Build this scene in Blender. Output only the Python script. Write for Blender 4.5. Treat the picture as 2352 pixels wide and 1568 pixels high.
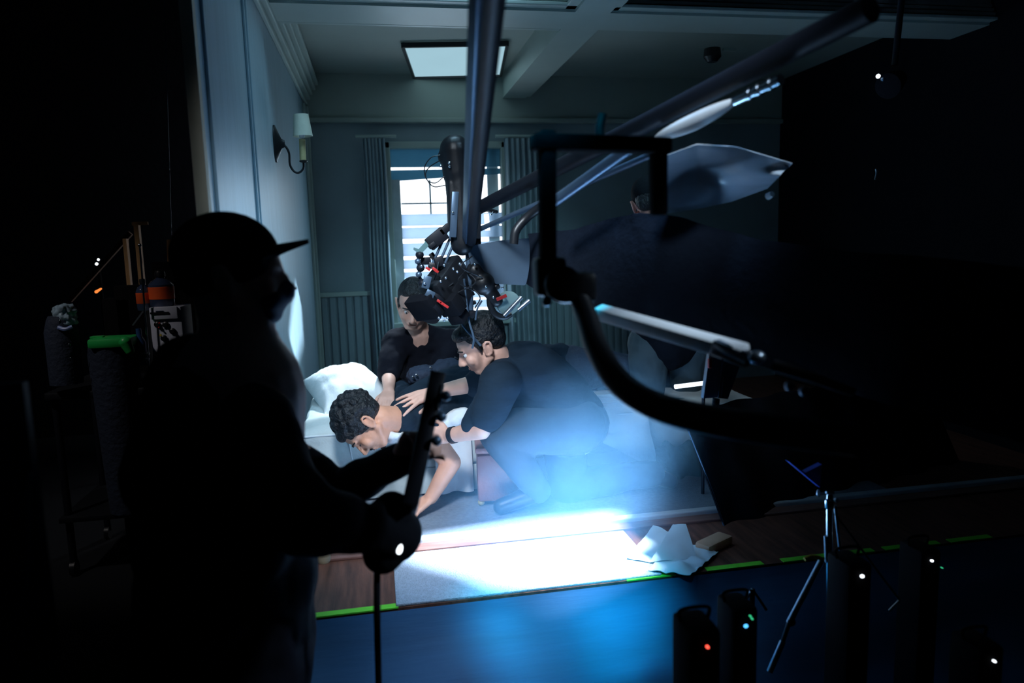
import bpy, bmesh, math, random
from mathutils import Vector, Matrix, noise as mnoise

# ------------------------------------------------------------------ clear
for _o in list(bpy.data.objects):
    bpy.data.objects.remove(_o, do_unlink=True)
SC = bpy.context.scene
COL = SC.collection
V = Vector
random.seed(7)

# ------------------------------------------------------------------ camera
# room axes: X to the right along the back wall, Y into the set, Z up.
FPX, W, H = 1650.0, 2352.0, 1568.0
CAM = V((0.0, 0.0, 1.65))
_d = V((862 - W / 2, -(572 - H / 2), -FPX)).normalized()           # room +Y in camera space
_r = V((10200 - W / 2, -(304 - H / 2), -FPX)).normalized()         # room +X in camera space
_r = (_r - _d * _r.dot(_d)).normalized()
_u = _r.cross(_d).normalized()
R_wc = Matrix((( _r.x, _d.x, _u.x), (_r.y, _d.y, _u.y), (_r.z, _d.z, _u.z)))
R_cw = R_wc.transposed()
cam_data = bpy.data.cameras.new('camera')
cam = bpy.data.objects.new('camera', cam_data)
COL.objects.link(cam)
cam.matrix_world = Matrix.Translation(CAM) @ R_cw.to_4x4()
cam_data.sensor_width = 36.0
cam_data.lens = 36.0 * FPX / W
cam_data.clip_start = 0.02
cam_data.dof.use_dof = True
cam_data.dof.focus_distance = 3.3
cam_data.dof.aperture_fstop = 2.0
SC.camera = cam


def ray(px, py):
    return (R_cw @ V((px - W / 2, -(py - H / 2), -FPX)))


def at(px, py, Y):
    """point of the place at room depth Y seen in direction (px, py)"""
    r = ray(px, py)
    return CAM + r * (Y / r.y)


def onz(px, py, z):
    r = ray(px, py)
    return CAM + r * ((z - CAM.z) / r.z)


def onx(px, py, x):
    r = ray(px, py)
    return CAM + r * (x / r.x)


# ------------------------------------------------------------------ world, exposure
wd = bpy.data.worlds.new('world')
SC.world = wd
wd.use_nodes = True
wd.node_tree.nodes['Background'].inputs[0].default_value = (0.10, 0.25, 0.45, 1)
wd.node_tree.nodes['Background'].inputs[1].default_value = 0.003
SC.view_settings.view_transform = 'Standard'
SC.view_settings.look = 'None'
SC.view_settings.gamma = 1.0
SC.view_settings.use_curve_mapping = False
SC.view_settings.exposure = 0.25
SC.cycles.use_denoising = True
SC.cycles.max_bounces = 6
SC.cycles.volume_bounces = 0
SC.cycles.sample_clamp_indirect = 3.0
SC.cycles.caustics_reflective = False
SC.cycles.caustics_refractive = False


def aim(o, target):
    o.rotation_euler = (V(target) - o.location).to_track_quat('-Z', 'Y').to_euler()


def lamp(name, kind, loc, target, energy, color, **kw):
    l = bpy.data.lights.new(name, kind)
    l.energy = energy
    l.color = color
    for k, v in kw.items():
        setattr(l, k, v)
    o = bpy.data.objects.new(name, l)
    COL.objects.link(o)
    o.location = loc
    aim(o, target)
    return o


PZ = 0.45            # top of the raised set floor
WX = -0.46           # left wall
BY = 5.7             # back wall
CZ = 2.95            # ceiling
pool = onz(1270, 1275, PZ)
KEY = V((2.2, 2.45, 3.0))
lamp('key_light', 'SPOT', KEY, pool, 5200, (0.62, 0.80, 1.0), spot_size=math.radians(30), spot_blend=0.1, shadow_soft_size=0.008)
lamp('halo_fill', 'SPOT', (1.0, 1.5, 3.2), pool + V((0.0, -0.12, -0.05)), 270, (0.36, 0.64, 1.0), spot_size=math.radians(36), spot_blend=1.0, shadow_soft_size=0.2)  # added soft spot that makes the blue falloff around the pool
lamp('skirt_fill', 'SPOT', (0.05, 0.95, 3.0), (0.58, 2.28, 0.47), 1100, (0.02, 0.62, 1.0), spot_size=math.radians(16), spot_blend=1.0, shadow_soft_size=0.1)  # added tight spot giving the front cloth its blue glow
lamp('slash_light', 'SPOT', (0.35, 1.7, 3.5), onx(682, 750, WX), 5000, (0.72, 0.86, 1.0), spot_size=math.radians(14), spot_blend=0.1, shadow_soft_size=0.002)  # unseen spot added to throw the bright slash on the left wall
lamp('pillow_back_fill', 'SPOT', (0.35, 4.95, 2.9), (-0.14, 3.98, 1.0), 420, (0.75, 0.9, 1.0), spot_size=math.radians(17), spot_blend=0.6, shadow_soft_size=0.06)  # added spot brightening the pillow top, placed near the ceiling panel
lamp('window_light', 'AREA', (0.52, BY - 0.12, 1.75), (0.35, 3.2, 0.9), 5, (0.50, 0.78, 1.0), shape='RECTANGLE', size=0.8, size_y=0.9)
lamp('top_soft_fill', 'AREA', (0.3, 3.0, 3.7), (0.1, 3.9, 0.6), 5, (0.42, 0.76, 1.0), shape='RECTANGLE', size=0.9, size_y=0.5, spread=math.radians(75))  # added area fill for the dim room ambience
lamp('bed_front_fill', 'SPOT', (-0.15, 1.3, 2.75), (0.42, 3.25, 0.75), 240, (0.76, 0.88, 1.0), spot_size=math.radians(44), spot_blend=0.9, shadow_soft_size=0.2)  # added fill brightening the bed front and the faces
lamp('back_wall_wash', 'SPOT', (1.5, 2.6, 2.65), (0.7, 5.7, 1.0), 75, (0.38, 0.78, 0.95), spot_size=math.radians(44), spot_blend=1.0, shadow_soft_size=0.15)  # added fill lifting the lower back wall
lamp('rail_fill', 'SPOT', (1.7, 0.8, 2.5), (0.60, 1.36, 1.47), 115, (0.62, 0.80, 1.0), spot_size=math.radians(17), spot_blend=1.0, shadow_soft_size=0.05)  # added spot that brightens the pale rail
lamp('plastic_fill', 'SPOT', (0.45, 0.5, 2.9), (0.90, 1.85, 1.93), 110, (0.66, 0.82, 1.0), spot_size=math.radians(24), spot_blend=1.0, shadow_soft_size=0.08)  # added spot that brightens the plastic film and the boom strip
lamp('wall_wash', 'SPOT', (1.3, 1.5, 3.3), (WX, 3.0, 1.05), 190, (0.42, 0.72, 1.0), spot_size=math.radians(33), spot_blend=1.0, shadow_soft_size=0.12)  # added fill brightening the lower left wall
lamp('pool_bounce_fill', 'AREA', (pool.x, pool.y + 0.05, PZ + 0.03), (pool.x, pool.y + 0.15, 1.9), 6, (0.30, 0.60, 1.0), shape='ELLIPSE', size=0.75, size_y=0.24)  # added area light in place of bounce off the rug
lamp('bench_light', 'SPOT', (-2.6, 2.6, 3.4), (-1.7, 4.1, 1.1), 38, (0.95, 0.88, 0.85), spot_size=math.radians(40), spot_blend=0.8, shadow_soft_size=0.08)


# ------------------------------------------------------------------ materials
MATS = {}


def mat(name, col, rough=0.6, metal=0.0, var=0.12, vscale=8.0, bump=0.0, bscale=40.0, emit=None, estr=0.0, spec=0.5, sheen=0.0, alpha=1.0, trans=0.0, stretch=None, coat=0.0):
    if name in MATS:
        return MATS[name]
    m = bpy.data.materials.new(name)
    m.use_nodes = True
    nt = m.node_tree
    b = nt.nodes['Principled BSDF']
    tc = nt.nodes.new('ShaderNodeTexCoord')
    mp = nt.nodes.new('ShaderNodeMapping')
    nt.links.new(tc.outputs['Object'], mp.inputs[0])
    if stretch:
        mp.inputs['Scale'].default_value = stretch
    n = nt.nodes.new('ShaderNodeTexNoise')
    n.inputs['Scale'].default_value = vscale
    n.inputs['Detail'].default_value = 4
    nt.links.new(mp.outputs[0], n.inputs[0])
    r = nt.nodes.new('ShaderNodeValToRGB')
    r.color_ramp.elements[0].position = 0.3
    r.color_ramp.elements[1].position = 0.7
    r.color_ramp.elements[0].color = tuple(c * (1 - var) for c in col) + (1,)
    r.color_ramp.elements[1].color = tuple(min(1, c * (1 + var)) for c in col) + (1,)
    nt.links.new(n.outputs['Fac'], r.inputs[0])
    nt.links.new(r.outputs[0], b.inputs['Base Color'])
    b.inputs['Roughness'].default_value = rough
    b.inputs['Metallic'].default_value = metal
    b.inputs['Specular IOR Level'].default_value = spec
    b.inputs['Sheen Weight'].default_value = sheen
    b.inputs['Coat Weight'].default_value = coat
    b.inputs['Transmission Weight'].default_value = trans
    b.inputs['Alpha'].default_value = alpha
    if bump:
        n2 = nt.nodes.new('ShaderNodeTexNoise')
        n2.inputs['Scale'].default_value = bscale
        n2.inputs['Detail'].default_value = 5
        nt.links.new(mp.outputs[0], n2.inputs[0])
        bp = nt.nodes.new('ShaderNodeBump')
        bp.inputs['Strength'].default_value = bump
        bp.inputs['Distance'].default_value = 0.02
        nt.links.new(n2.outputs['Fac'], bp.inputs['Height'])
        nt.links.new(bp.outputs[0], b.inputs['Normal'])
    if emit:
        b.inputs['Emission Color'].default_value = tuple(emit) + (1,)
        b.inputs['Emission Strength'].default_value = estr
    MATS[name] = m
    return m


def translucent(name, col, mixf=0.6):
    m = bpy.data.materials.new(name)
    m.use_nodes = True
    nt = m.node_tree
    nt.nodes.clear()
    out = nt.nodes.new('ShaderNodeOutputMaterial')
    mx = nt.nodes.new('ShaderNodeMixShader')
    d = nt.nodes.new('ShaderNodeBsdfDiffuse')
    t = nt.nodes.new('ShaderNodeBsdfTranslucent')
    n = nt.nodes.new('ShaderNodeTexNoise')
    n.inputs['Scale'].default_value = 12
    r = nt.nodes.new('ShaderNodeValToRGB')
    r.color_ramp.elements[0].color = tuple(c * 0.85 for c in col) + (1,)
    r.color_ramp.elements[1].color = tuple(col) + (1,)
    nt.links.new(n.outputs['Fac'], r.inputs[0])
    nt.links.new(r.outputs[0], d.inputs[0])
    nt.links.new(r.outputs[0], t.inputs[0])
    mx.inputs[0].default_value = mixf
    nt.links.new(d.outputs[0], mx.inputs[1])
    nt.links.new(t.outputs[0], mx.inputs[2])
    nt.links.new(mx.outputs[0], out.inputs[0])
    return m


def glow(name, col, s):
    m = bpy.data.materials.new(name)
    m.use_nodes = True
    nt = m.node_tree
    nt.nodes.clear()
    out = nt.nodes.new('ShaderNodeOutputMaterial')
    e = nt.nodes.new('ShaderNodeEmission')
    n = nt.nodes.new('ShaderNodeTexNoise')
    n.inputs['Scale'].default_value = 3
    r = nt.nodes.new('ShaderNodeValToRGB')
    r.color_ramp.elements[0].color = tuple(c * 0.92 for c in col) + (1,)
    r.color_ramp.elements[1].color = tuple(col) + (1,)
    nt.links.new(n.outputs['Fac'], r.inputs[0])
    nt.links.new(r.outputs[0], e.inputs[0])
    e.inputs[1].default_value = s
    nt.links.new(e.outputs[0], out.inputs[0])
    return m


M_wall = mat('wall_paint', (0.30, 0.42, 0.48), 0.42, bump=0.12, bscale=6, var=0.06, vscale=3, stretch=(1, 6, 0.6))
M_wallb = mat('back_wall_paint', (0.26, 0.33, 0.36), 0.7, bump=0.05, var=0.08, vscale=3)
M_ceil = mat('ceiling_paint', (0.36, 0.42, 0.38), 0.7, var=0.06, vscale=2)
M_trim = mat('trim_paint', (0.42, 0.50, 0.46), 0.45, var=0.05, vscale=4)
M_raw = mat('raw_timber', (0.55, 0.32, 0.14), 0.6, var=0.2, vscale=10, bump=0.1, stretch=(6, 6, 0.8))
M_ply = mat('pale_plywood_edge', (0.55, 0.50, 0.38), 0.6)
M_stage = mat('black_stage_floor', (0.008, 0.010, 0.014), 0.6, bump=0.1)
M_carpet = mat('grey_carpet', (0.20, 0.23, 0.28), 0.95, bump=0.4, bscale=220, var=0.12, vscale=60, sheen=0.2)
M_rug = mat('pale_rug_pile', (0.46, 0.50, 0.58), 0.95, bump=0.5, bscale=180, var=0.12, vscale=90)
M_wood = mat('brown_parquet', (0.16, 0.06, 0.04), 0.45, var=0.5, vscale=5, bump=0.1, stretch=(9, 0.8, 1))
M_band = mat('red_wood_band', (0.22, 0.10, 0.08), 0.5, var=0.25, vscale=7, stretch=(0.9, 8, 1))
M_nosing = mat('white_painted_nosing', (0.60, 0.62, 0.66), 0.35, var=0.03)
M_green = mat('green_tape', (0.22, 0.85, 0.05), 0.5, var=0.1)
M_skirt = mat('dark_blue_cloth', (0.02, 0.10, 0.22), 0.6, var=0.15, vscale=3, sheen=0.3, bump=0.2, bscale=4, stretch=(0.5, 3, 4))
M_linen = mat('white_bed_linen', (0.78, 0.82, 0.84), 0.85, bump=0.35, bscale=9, var=0.04)
M_linen2 = mat('grey_white_slip_cover', (0.62, 0.68, 0.68), 0.85, bump=0.4, bscale=12, var=0.05)
M_black = mat('black_fabric', (0.006, 0.007, 0.010), 0.9, bump=0.3, bscale=20, spec=0.08)
M_blackp = mat('black_plastic', (0.010, 0.012, 0.016), 0.4, bump=0.05)
M_blackm = mat('black_anodised_metal', (0.008, 0.010, 0.016), 0.5, spec=0.25)
M_bluem = mat('blue_grey_metal', (0.10, 0.16, 0.24), 0.35, metal=0.5)
M_chrome = mat('chrome', (0.75, 0.80, 0.86), 0.18, metal=1.0, var=0.03)
M_steel = mat('brushed_steel', (0.45, 0.52, 0.60), 0.32, metal=0.9, var=0.06)
M_iron = mat('black_iron', (0.012, 0.013, 0.015), 0.45, metal=0.3)
M_skin = mat('skin', (0.80, 0.46, 0.36), 0.5, var=0.10, vscale=18, bump=0.05, bscale=120)
M_skin2 = mat('tan_skin', (0.78, 0.37, 0.24), 0.5, var=0.10, vscale=18, bump=0.05, bscale=120)
M_skind = mat('brown_skin', (0.66, 0.38, 0.30), 0.55, var=0.10, vscale=18, bump=0.05, bscale=120)
M_hair = mat('black_hair', (0.006, 0.007, 0.010), 0.5, bump=0.8, bscale=60)
M_shirtd = mat('black_cotton', (0.008, 0.009, 0.015), 0.9, bump=0.35, bscale=9, spec=0.1)
M_shirtn = mat('navy_cotton', (0.014, 0.026, 0.042), 0.9, bump=0.7, bscale=7, var=0.2, spec=0.12, stretch=(1, 1, 2.4))
M_jean = mat('blue_denim', (0.025, 0.045, 0.07), 0.85, bump=0.5, bscale=10, var=0.15)
M_white = mat('white_cotton', (0.80, 0.82, 0.84), 0.8, bump=0.4, bscale=14, var=0.04)
M_leather = mat('red_brown_leather', (0.42, 0.20, 0.19), 0.4, bump=0.2, bscale=50)
M_brass = mat('cream_candle_tube', (0.62, 0.52, 0.26), 0.5)
M_shade = mat('ivory_shade_cloth', (0.66, 0.68, 0.56), 0.8, bump=0.1, bscale=90)
M_orange = mat('orange_plastic', (0.9, 0.12, 0.03), 0.4, emit=None)
M_red = mat('red_plastic', (0.55, 0.03, 0.03), 0.4)
M_panelw = mat('white_equipment_panel', (0.72, 0.76, 0.92), 0.4, var=0.03)
M_greenp = mat('green_plastic', (0.03, 0.55, 0.12), 0.35)
M_navyp = mat('navy_canvas', (0.018, 0.03, 0.06), 0.8, bump=0.4)
M_clear = mat('crinkled_clear_plastic', (0.35, 0.50, 0.62), 0.22, var=0.3, vscale=9, bump=0.5, bscale=14, coat=0.5)
M_paper = mat('creased_paper', (0.70, 0.78, 0.82), 0.7, var=0.06)
M_curtain = mat('grey_curtain_cloth', (0.30, 0.38, 0.42), 0.9, bump=0.2)
M_redbulb = glow('red_lamp', (1.0, 0.08, 0.05), 3.0)
M_bluel = glow('blue_lamp', (0.08, 0.45, 1.0), 1.6)
M_greenl = glow('green_lamp', (0.05, 0.8, 0.35), 0.6)
M_whitel = glow('white_lamp', (0.85, 0.92, 1.0), 3.0)
M_tubel = glow('fluorescent_tube_glow', (0.72, 0.85, 1.0), 2.0)
M_ceill = glow('frosted_ceiling_panel', (0.36, 0.58, 0.68), 0.85)
M_amber = glow('amber_lamp', (1.0, 0.25, 0.05), 1.0)
M_slat = translucent('frosted_slat', (0.72, 0.86, 1.0), 0.82)
M_blind = translucent('blue_grey_shade_cloth', (0.22, 0.45, 0.58), 0.4)
M_day = glow('daylight_beyond', (0.86, 0.92, 1.0), 2.4)


# ------------------------------------------------------------------ object helpers
def link(name, me, m, parent=None):
    o = bpy.data.objects.new(name, me)
    COL.objects.link(o)
    if m:
        me.materials.append(m)
    if parent:
        o.parent = parent
        o.matrix_parent_inverse = Matrix.Identity(4)
        if parent.type == 'EMPTY' or True:
            o.location = -V(parent_loc(parent))
    return o


def parent_loc(p):
    l = V(p.location)
    while p.parent:
        p = p.parent
        l += V(p.location)
    return l


def tag(o, label=None, cat=None, group=None, kind=None):
    if label: o['label'] = label
    if cat: o['category'] = cat
    if group: o['group'] = group
    if kind: o['kind'] = kind
    return o


def thing(name, label, cat, loc=(0, 0, 0), group=None):
    o = bpy.data.objects.new(name, None)
    COL.objects.link(o)
    o.location = loc
    o.empty_display_size = 0.05
    return tag(o, label, cat, group)


class MB:
    """collects shapes in world coordinates and links them as one mesh"""
    def __init__(s):
        s.bm = bmesh.new()

    def box(s, c, size, rot=None, bev=0.0):
        r = bmesh.ops.create_cube(s.bm, size=1.0)
        vs = r['verts']
        M = Matrix.Translation(V(c)) @ (rot.to_4x4() if rot else Matrix.Identity(4)) @ Matrix.Diagonal(V(size).to_4d())
        bmesh.ops.transform(s.bm, matrix=M, verts=vs)
        if bev:
            es = list({e for v in vs for e in v.link_edges})
            bmesh.ops.bevel(s.bm, geom=es, offset=bev, segments=2, affect='EDGES', profile=0.5)
        return s

    def box2(s, a, b, bev=0.0):
        a, b = V(a), V(b)
        return s.box((a + b) / 2, (abs(b.x - a.x), abs(b.y - a.y), abs(b.z - a.z)), None, bev)

    def beam(s, a, b, w, h, up=(0, 0, 1), bev=0.0):
        a, b = V(a), V(b)
        d = (b - a)
        z = d.normalized()
        x = V(up).cross(z)
        if x.length < 1e-4: x = V((1, 0, 0)).cross(z)
        x.normalize()
        y = z.cross(x)
        R = Matrix((x, y, z)).transposed()
        return s.box((a + b) / 2, (w, h, d.length), R, bev)

    def cone(s, a, b, r1, r2, seg=20, caps=True):
        a, b = V(a), V(b)
        d = b - a
        L = max(d.length, 1e-5)
        r = bmesh.ops.create_cone(s.bm, cap_ends=caps, segments=seg, radius1=r1, radius2=r2, depth=L)
        q = d.to_track_quat('Z', 'Y').to_matrix().to_4x4()
        bmesh.ops.transform(s.bm, matrix=Matrix.Translation((a + b) / 2) @ q, verts=r['verts'])
        return s

    def cyl(s, a, b, r, seg=20):
        return s.cone(a, b, r, r, seg)

    def ball(s, c, r, rot=None, seg=20):
        if not hasattr(r, '__len__'): r = (r, r, r)
        M = Matrix.Translation(V(c)) @ (rot.to_4x4() if rot else Matrix.Identity(4)) @ Matrix.Diagonal(V(r).to_4d())
        nv = max(6, seg // 2)
        nw = s.bm.verts.new
        rows = [[nw(M @ V((math.sin(math.pi * j / nv) * math.cos(2 * math.pi * i / seg), math.sin(math.pi * j / nv) * math.sin(2 * math.pi * i / seg), math.cos(math.pi * j / nv)))) for i in range(seg)] for j in range(1, nv)]
        a, b = nw(M @ V((0, 0, 1))), nw(M @ V((0, 0, -1)))
        nf = s.bm.faces.new
        for i in range(seg):
            k = (i + 1) % seg
            nf((a, rows[0][i], rows[0][k]))
            nf((b, rows[-1][k], rows[-1][i]))
            for A, B in zip(rows, rows[1:]):
                nf((A[i], B[i], B[k], A[k]))
        return s

    def limb(s, a, b, r1, r2, seg=16):
        s.cone(a, b, r1, r2, seg)
        s.ball(a, r1, None, seg)
        s.ball(b, r2, None, seg)
        return s

    def chain(s, pts, rs, seg=16):
        for i in range(len(pts) - 1):
            s.limb(pts[i], pts[i + 1], rs[i], rs[i + 1], seg)
        return s

    def tube(s, pts, r, seg=10, smooth=6, closed=False):
        pts = [V(p) for p in pts]
        if smooth and len(pts) > 2:
            q = []
            n = len(pts)
            for i in range(n - 1 if not closed else n):
                p0 = pts[i - 1] if (i > 0 or closed) else pts[0] * 2 - pts[1]
                p1, p2 = pts[i], pts[(i + 1) % n]
                p3 = pts[(i + 2) % n] if (i + 2 < n or closed) else p2 * 2 - p1
                for k in range(smooth):
                    t = k / smooth
                    q.append(0.5 * ((2 * p1) + (p2 - p0) * t + (2 * p0 - 5 * p1 + 4 * p2 - p3) * t * t + (3 * p1 - p0 - 3 * p2 + p3) * t ** 3))
            if not closed: q.append(pts[-1])
            pts = q
        rings = []
        up = V((0.13, 0.21, 0.97)).normalized()
        n = len(pts)
        for i, p in enumerate(pts):
            if closed:
                t = pts[(i + 1) % n] - pts[i - 1]
            else:
                t = pts[min(i + 1, n - 1)] - pts[max(i - 1, 0)]
            t.normalize()
            x = up.cross(t)
            if x.length < 1e-3: x = V((1, 0, 0)).cross(t)
            x.normalize()
            y = t.cross(x)
            up = y
            rr = r(i / (n - 1)) if callable(r) else r
            rings.append([s.bm.verts.new(p + (x * math.cos(2 * math.pi * k / seg) + y * math.sin(2 * math.pi * k / seg)) * rr) for k in range(seg)])
        m = len(rings)
        for i in range(m if closed else m - 1):
            A, B = rings[i], rings[(i + 1) % m]
            for k in range(seg):
                s.bm.faces.new((A[k], A[(k + 1) % seg], B[(k + 1) % seg], B[k]))
        if not closed:
            s.bm.faces.new(rings[0][::-1])
            s.bm.faces.new(rings[-1])
        return s

    def lathe(s, base, axis, prof, seg=24):
        """prof: list of (distance along axis, radius)"""
        base, axis = V(base), V(axis).normalized()
        x = axis.orthogonal().normalized()
        y = axis.cross(x)
        rings = []
        for t, r in prof:
            rings.append([s.bm.verts.new(base + axis * t + (x * math.cos(2 * math.pi * k / seg) + y * math.sin(2 * math.pi * k / seg)) * max(r, 1e-4)) for k in range(seg)])
        for A, B in zip(rings, rings[1:]):
            for k in range(seg):
                s.bm.faces.new((A[k], A[(k + 1) % seg], B[(k + 1) % seg], B[k]))
        s.bm.faces.new(rings[0][::-1])
        s.bm.faces.new(rings[-1])
        return s

    def prism(s, poly, thick):
        """poly: world points of one planar outline; thick: vector"""
        poly = [V(p) for p in poly]
        t = V(thick)
        a = [s.bm.verts.new(p) for p in poly]
        b = [s.bm.verts.new(p + t) for p in poly]
        s.bm.faces.new(a)
        s.bm.faces.new(b[::-1])
        n = len(a)
        for i in range(n):
            s.bm.faces.new((a[i], b[i], b[(i + 1) % n], a[(i + 1) % n]))
        return s

    def grid(s, f, nu, nv, thick=0.0):
        """f(u,v)->point, u,v in 0..1"""
        g = [[s.bm.verts.new(f(i / nu, j / nv)) for j in range(nv + 1)] for i in range(nu + 1)]
        for i in range(nu):
            for j in range(nv):
                s.bm.faces.new((g[i][j], g[i + 1][j], g[i + 1][j + 1], g[i][j + 1]))
        if thick:
            fs = [f_ for f_ in s.bm.faces]
            bmesh.ops.recalc_face_normals(s.bm, faces=fs)
            bmesh.ops.solidify(s.bm, geom=fs, thickness=thick)
        return s

    def build(s, name, m, parent=None, smooth=True):
        bmesh.ops.recalc_face_normals(s.bm, faces=s.bm.faces)
        me = bpy.data.meshes.new(name)
        s.bm.to_mesh(me)
        s.bm.free()
        if smooth:
            for p in me.polygons: p.use_smooth = True
            try:
                me.set_sharp_from_angle(angle=math.radians(38))
            except Exception:
                pass
        return link(name, me, m, parent)

    def fuse(s, name, m, parent=None, voxel=0.006, smooth=6, disp=0.0, dscale=0.1):
        """melts all shapes into ONE continuous skin"""
        me = bpy.data.meshes.new(name)
        s.bm.to_mesh(me)
        s.bm.free()
        o = bpy.data.objects.new('tmp', me)
        ws = bpy.data.scenes.new('workshop')
        ws.collection.objects.link(o)
        r = o.modifiers.new('r', 'REMESH')
        r.mode = 'VOXEL'
        r.voxel_size = voxel
        sm = o.modifiers.new('s', 'SMOOTH')
        sm.factor = 0.5
        sm.iterations = smooth
        with bpy.context.temp_override(scene=ws, view_layer=ws.view_layers[0]):
            dg = bpy.context.evaluated_depsgraph_get()
        me2 = bpy.data.meshes.new_from_object(o.evaluated_get(dg))
        bpy.data.objects.remove(o, do_unlink=True)
        bpy.data.meshes.remove(me)
        bpy.data.scenes.remove(ws)
        me2.name = name
        if disp:
            nn = [v.normal.copy() for v in me2.vertices]
            for v, n0 in zip(me2.vertices, nn):
                k = mnoise.noise(v.co / dscale) + 0.5 * mnoise.noise(v.co / dscale * 2.3)
                v.co += n0 * (disp * k)
        for p in me2.polygons: p.use_smooth = True
        return link(name, me2, m, parent)


def struct(name, mb, m, parent=None, smooth=False):
    return tag(mb.build(name, m, parent, smooth), kind=None if parent else 'structure')


# ================================================================== THE SETTING
XR = 3.4
FY = 2.32                                            # front edge of the raised floor
# stage floor, raised floor
struct('floor', MB().box2((-6, -1.5, -0.1), (7, 9, 0.0)), M_stage)
struct('trim_1', MB().box2((WX - 0.14, FY, 0.02), (XR, 2.50, PZ)), M_wood)                    # brown floor boards at the front
RY = onz(1100, 1250, PZ).y                            # where the grey carpet starts
EDG = 0.012
fl = struct('floor.001', MB().box2((WX - 0.1, 2.50, 0.05), (XR, BY + 0.1, PZ)), M_wood)
struct('trim_2', MB().box2((WX, RY + 0.045, PZ), (XR, RY + 0.085, PZ + 0.03), 0.006), M_nosing)
struct('trim_3', MB().box2((WX, RY - 0.02, PZ), (XR, RY + 0.045, PZ + 0.012), 0.003), M_band)
tag(MB().box2((WX + 0.02, RY + 0.085, PZ), (2.3, BY - 0.35, PZ + 0.02), 0.004).build('carpet', M_carpet), 'grey carpet covering the raised floor from the bed to the white nosing', 'carpet')

# left wall: panel with a plywood end and raised mouldings
wl = MB().box2((WX - 0.028, 2.22, PZ - 0.2), (WX, BY, 3.6))
struct('wall_left', wl, M_wall)
struct('trim_4', MB().box2((WX - 0.030, 2.185, PZ - 0.2), (WX + 0.004, 2.22, 3.6)), M_ply)      # bare edge of the flat
m = MB()
for y in (2.30, 3.06, 3.12):
    m.box2((WX, y, PZ + 0.12), (WX + 0.010, y + 0.016, CZ - 0.12), 0.003)
struct('trim_5', m, M_wall)
struct('trim_6', MB().box2((WX, BY - 0.09, PZ), (WX + 0.03, BY - 0.05, CZ - 0.25), 0.005).box2((WX, BY - 0.20, PZ), (WX + 0.018, BY - 0.17, CZ - 0.25), 0.004), M_trim)
struct('baseboard_left', MB().box2((WX, 2.25, PZ), (WX + 0.015, BY, PZ + 0.12), 0.004), M_trim)

# back wall with a window opening
w0, w1 = at(888, 500, BY).x, at(1168, 500, BY).x
z0, z1 = at(1020, 738, BY).z, at(1020, 326, BY).z
m = MB()
m.box2((WX - 0.1, BY, PZ), (w0, BY + 0.12, 3.2)).box2((w1, BY, PZ), (XR, BY + 0.12, 3.2))
m.box2((w0, BY, PZ), (w1, BY + 0.12, z0)).box2((w0, BY, z1), (w1, BY + 0.12, 3.2))
struct('wall_back', m, M_wallb)
# beadboard wainscot: fluted boards either side of and under the window
zc = at(800, 680, BY).z
m = MB()
x = WX + 0.03
while x < 2.6:
    top = zc if not (w0 - 0.05 < x < w1 + 0.02) else z0 - 0.05
    m.box2((x, BY - 0.02, PZ + 0.1), (x + 0.045, BY - 0.001, top), 0.007)
    x += 0.062
struct('trim_7', m, M_wallb)
struct('trim_8', MB().box2((WX, BY - 0.035, zc), (w0 - 0.06, BY, zc + 0.035), 0.006).box2((w1 + 0.06, BY - 0.035, zc), (2.6, BY, zc + 0.035), 0.006), M_trim)
zf = at(900, 277, BY).z
struct('trim_9', MB().box2((WX, BY - 0.05, zf - 0.02), (XR, BY, zf + 0.015), 0.006).box2((WX, BY - 0.022, zf + 0.015), (XR, BY, CZ)), M_ceil)
# ceiling beyond the first cross beam, open in front of it
struct('ceiling', MB().box2((WX, 3.80, CZ), (XR, BY, CZ + 0.05)), M_ceil)
# coffer beams
bz = 2.78
yA0, yA1 = at(980, 52, 3.6).y, 3.88


def coffer(mb, a, b, inner, n):
    """stepped moulding along a beam face; inner = unit vector out of the face"""
    for k in range(n):
        w = 0.014 * (n - k)
        zz = bz + 0.012 + k * 0.026
        mb.box2((a[0], a[1], zz), (b[0] + inner[0] * w, b[1] + inner[1] * w, zz + 0.018), 0.004)
    return mb


XB0, XB1 = 1.03, 1.21
m = MB().box2((WX, 3.60, bz), (XB0, yA1, CZ + 0.0))
coffer(m, (WX, 3.60), (XB0, 3.60), (0, -1), 4)
m.box2((WX, 3.88, bz), (XB0, 3.92, bz + 0.03), 0.008)
struct('trim_10', m, M_trim)
m = MB().box2((XB0, 1.2, bz), (XB1, BY, CZ))
coffer(m, (XB0, 1.2), (XB0, 3.60), (-1, 0), 4)
coffer(m, (XB1, 1.2), (XB1, BY), (1, 0), 3)
struct('trim_11', m, M_trim)
m = MB().box2((XB1, 3.60, bz), (XR, yA1, CZ))
coffer(m, (XB1, 3.60), (XR, 3.60), (0, -1), 4)
struct('trim_12', m, M_trim)
m = MB()
for k in range(5):                                     # crown along the left wall
    w = 0.022 * (k + 1)
    m.box2((WX, 1.9, 2.72 + k * 0.035), (WX + w, BY, 2.72 + k * 0.035 + 0.028), 0.006)
struct('trim_13', m, M_trim)
# far side of the set: unlit return wall and a black stage drape
struct('wall_right', MB().box2((XR, 2.4, 0), (XR + 0.1, BY + 0.1, 3.2)), M_black)
struct('wall_far_left', MB().box2((-5.0, 7.2, 0), (WX - 0.1, 7.3, 4.0)), M_black)

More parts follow.
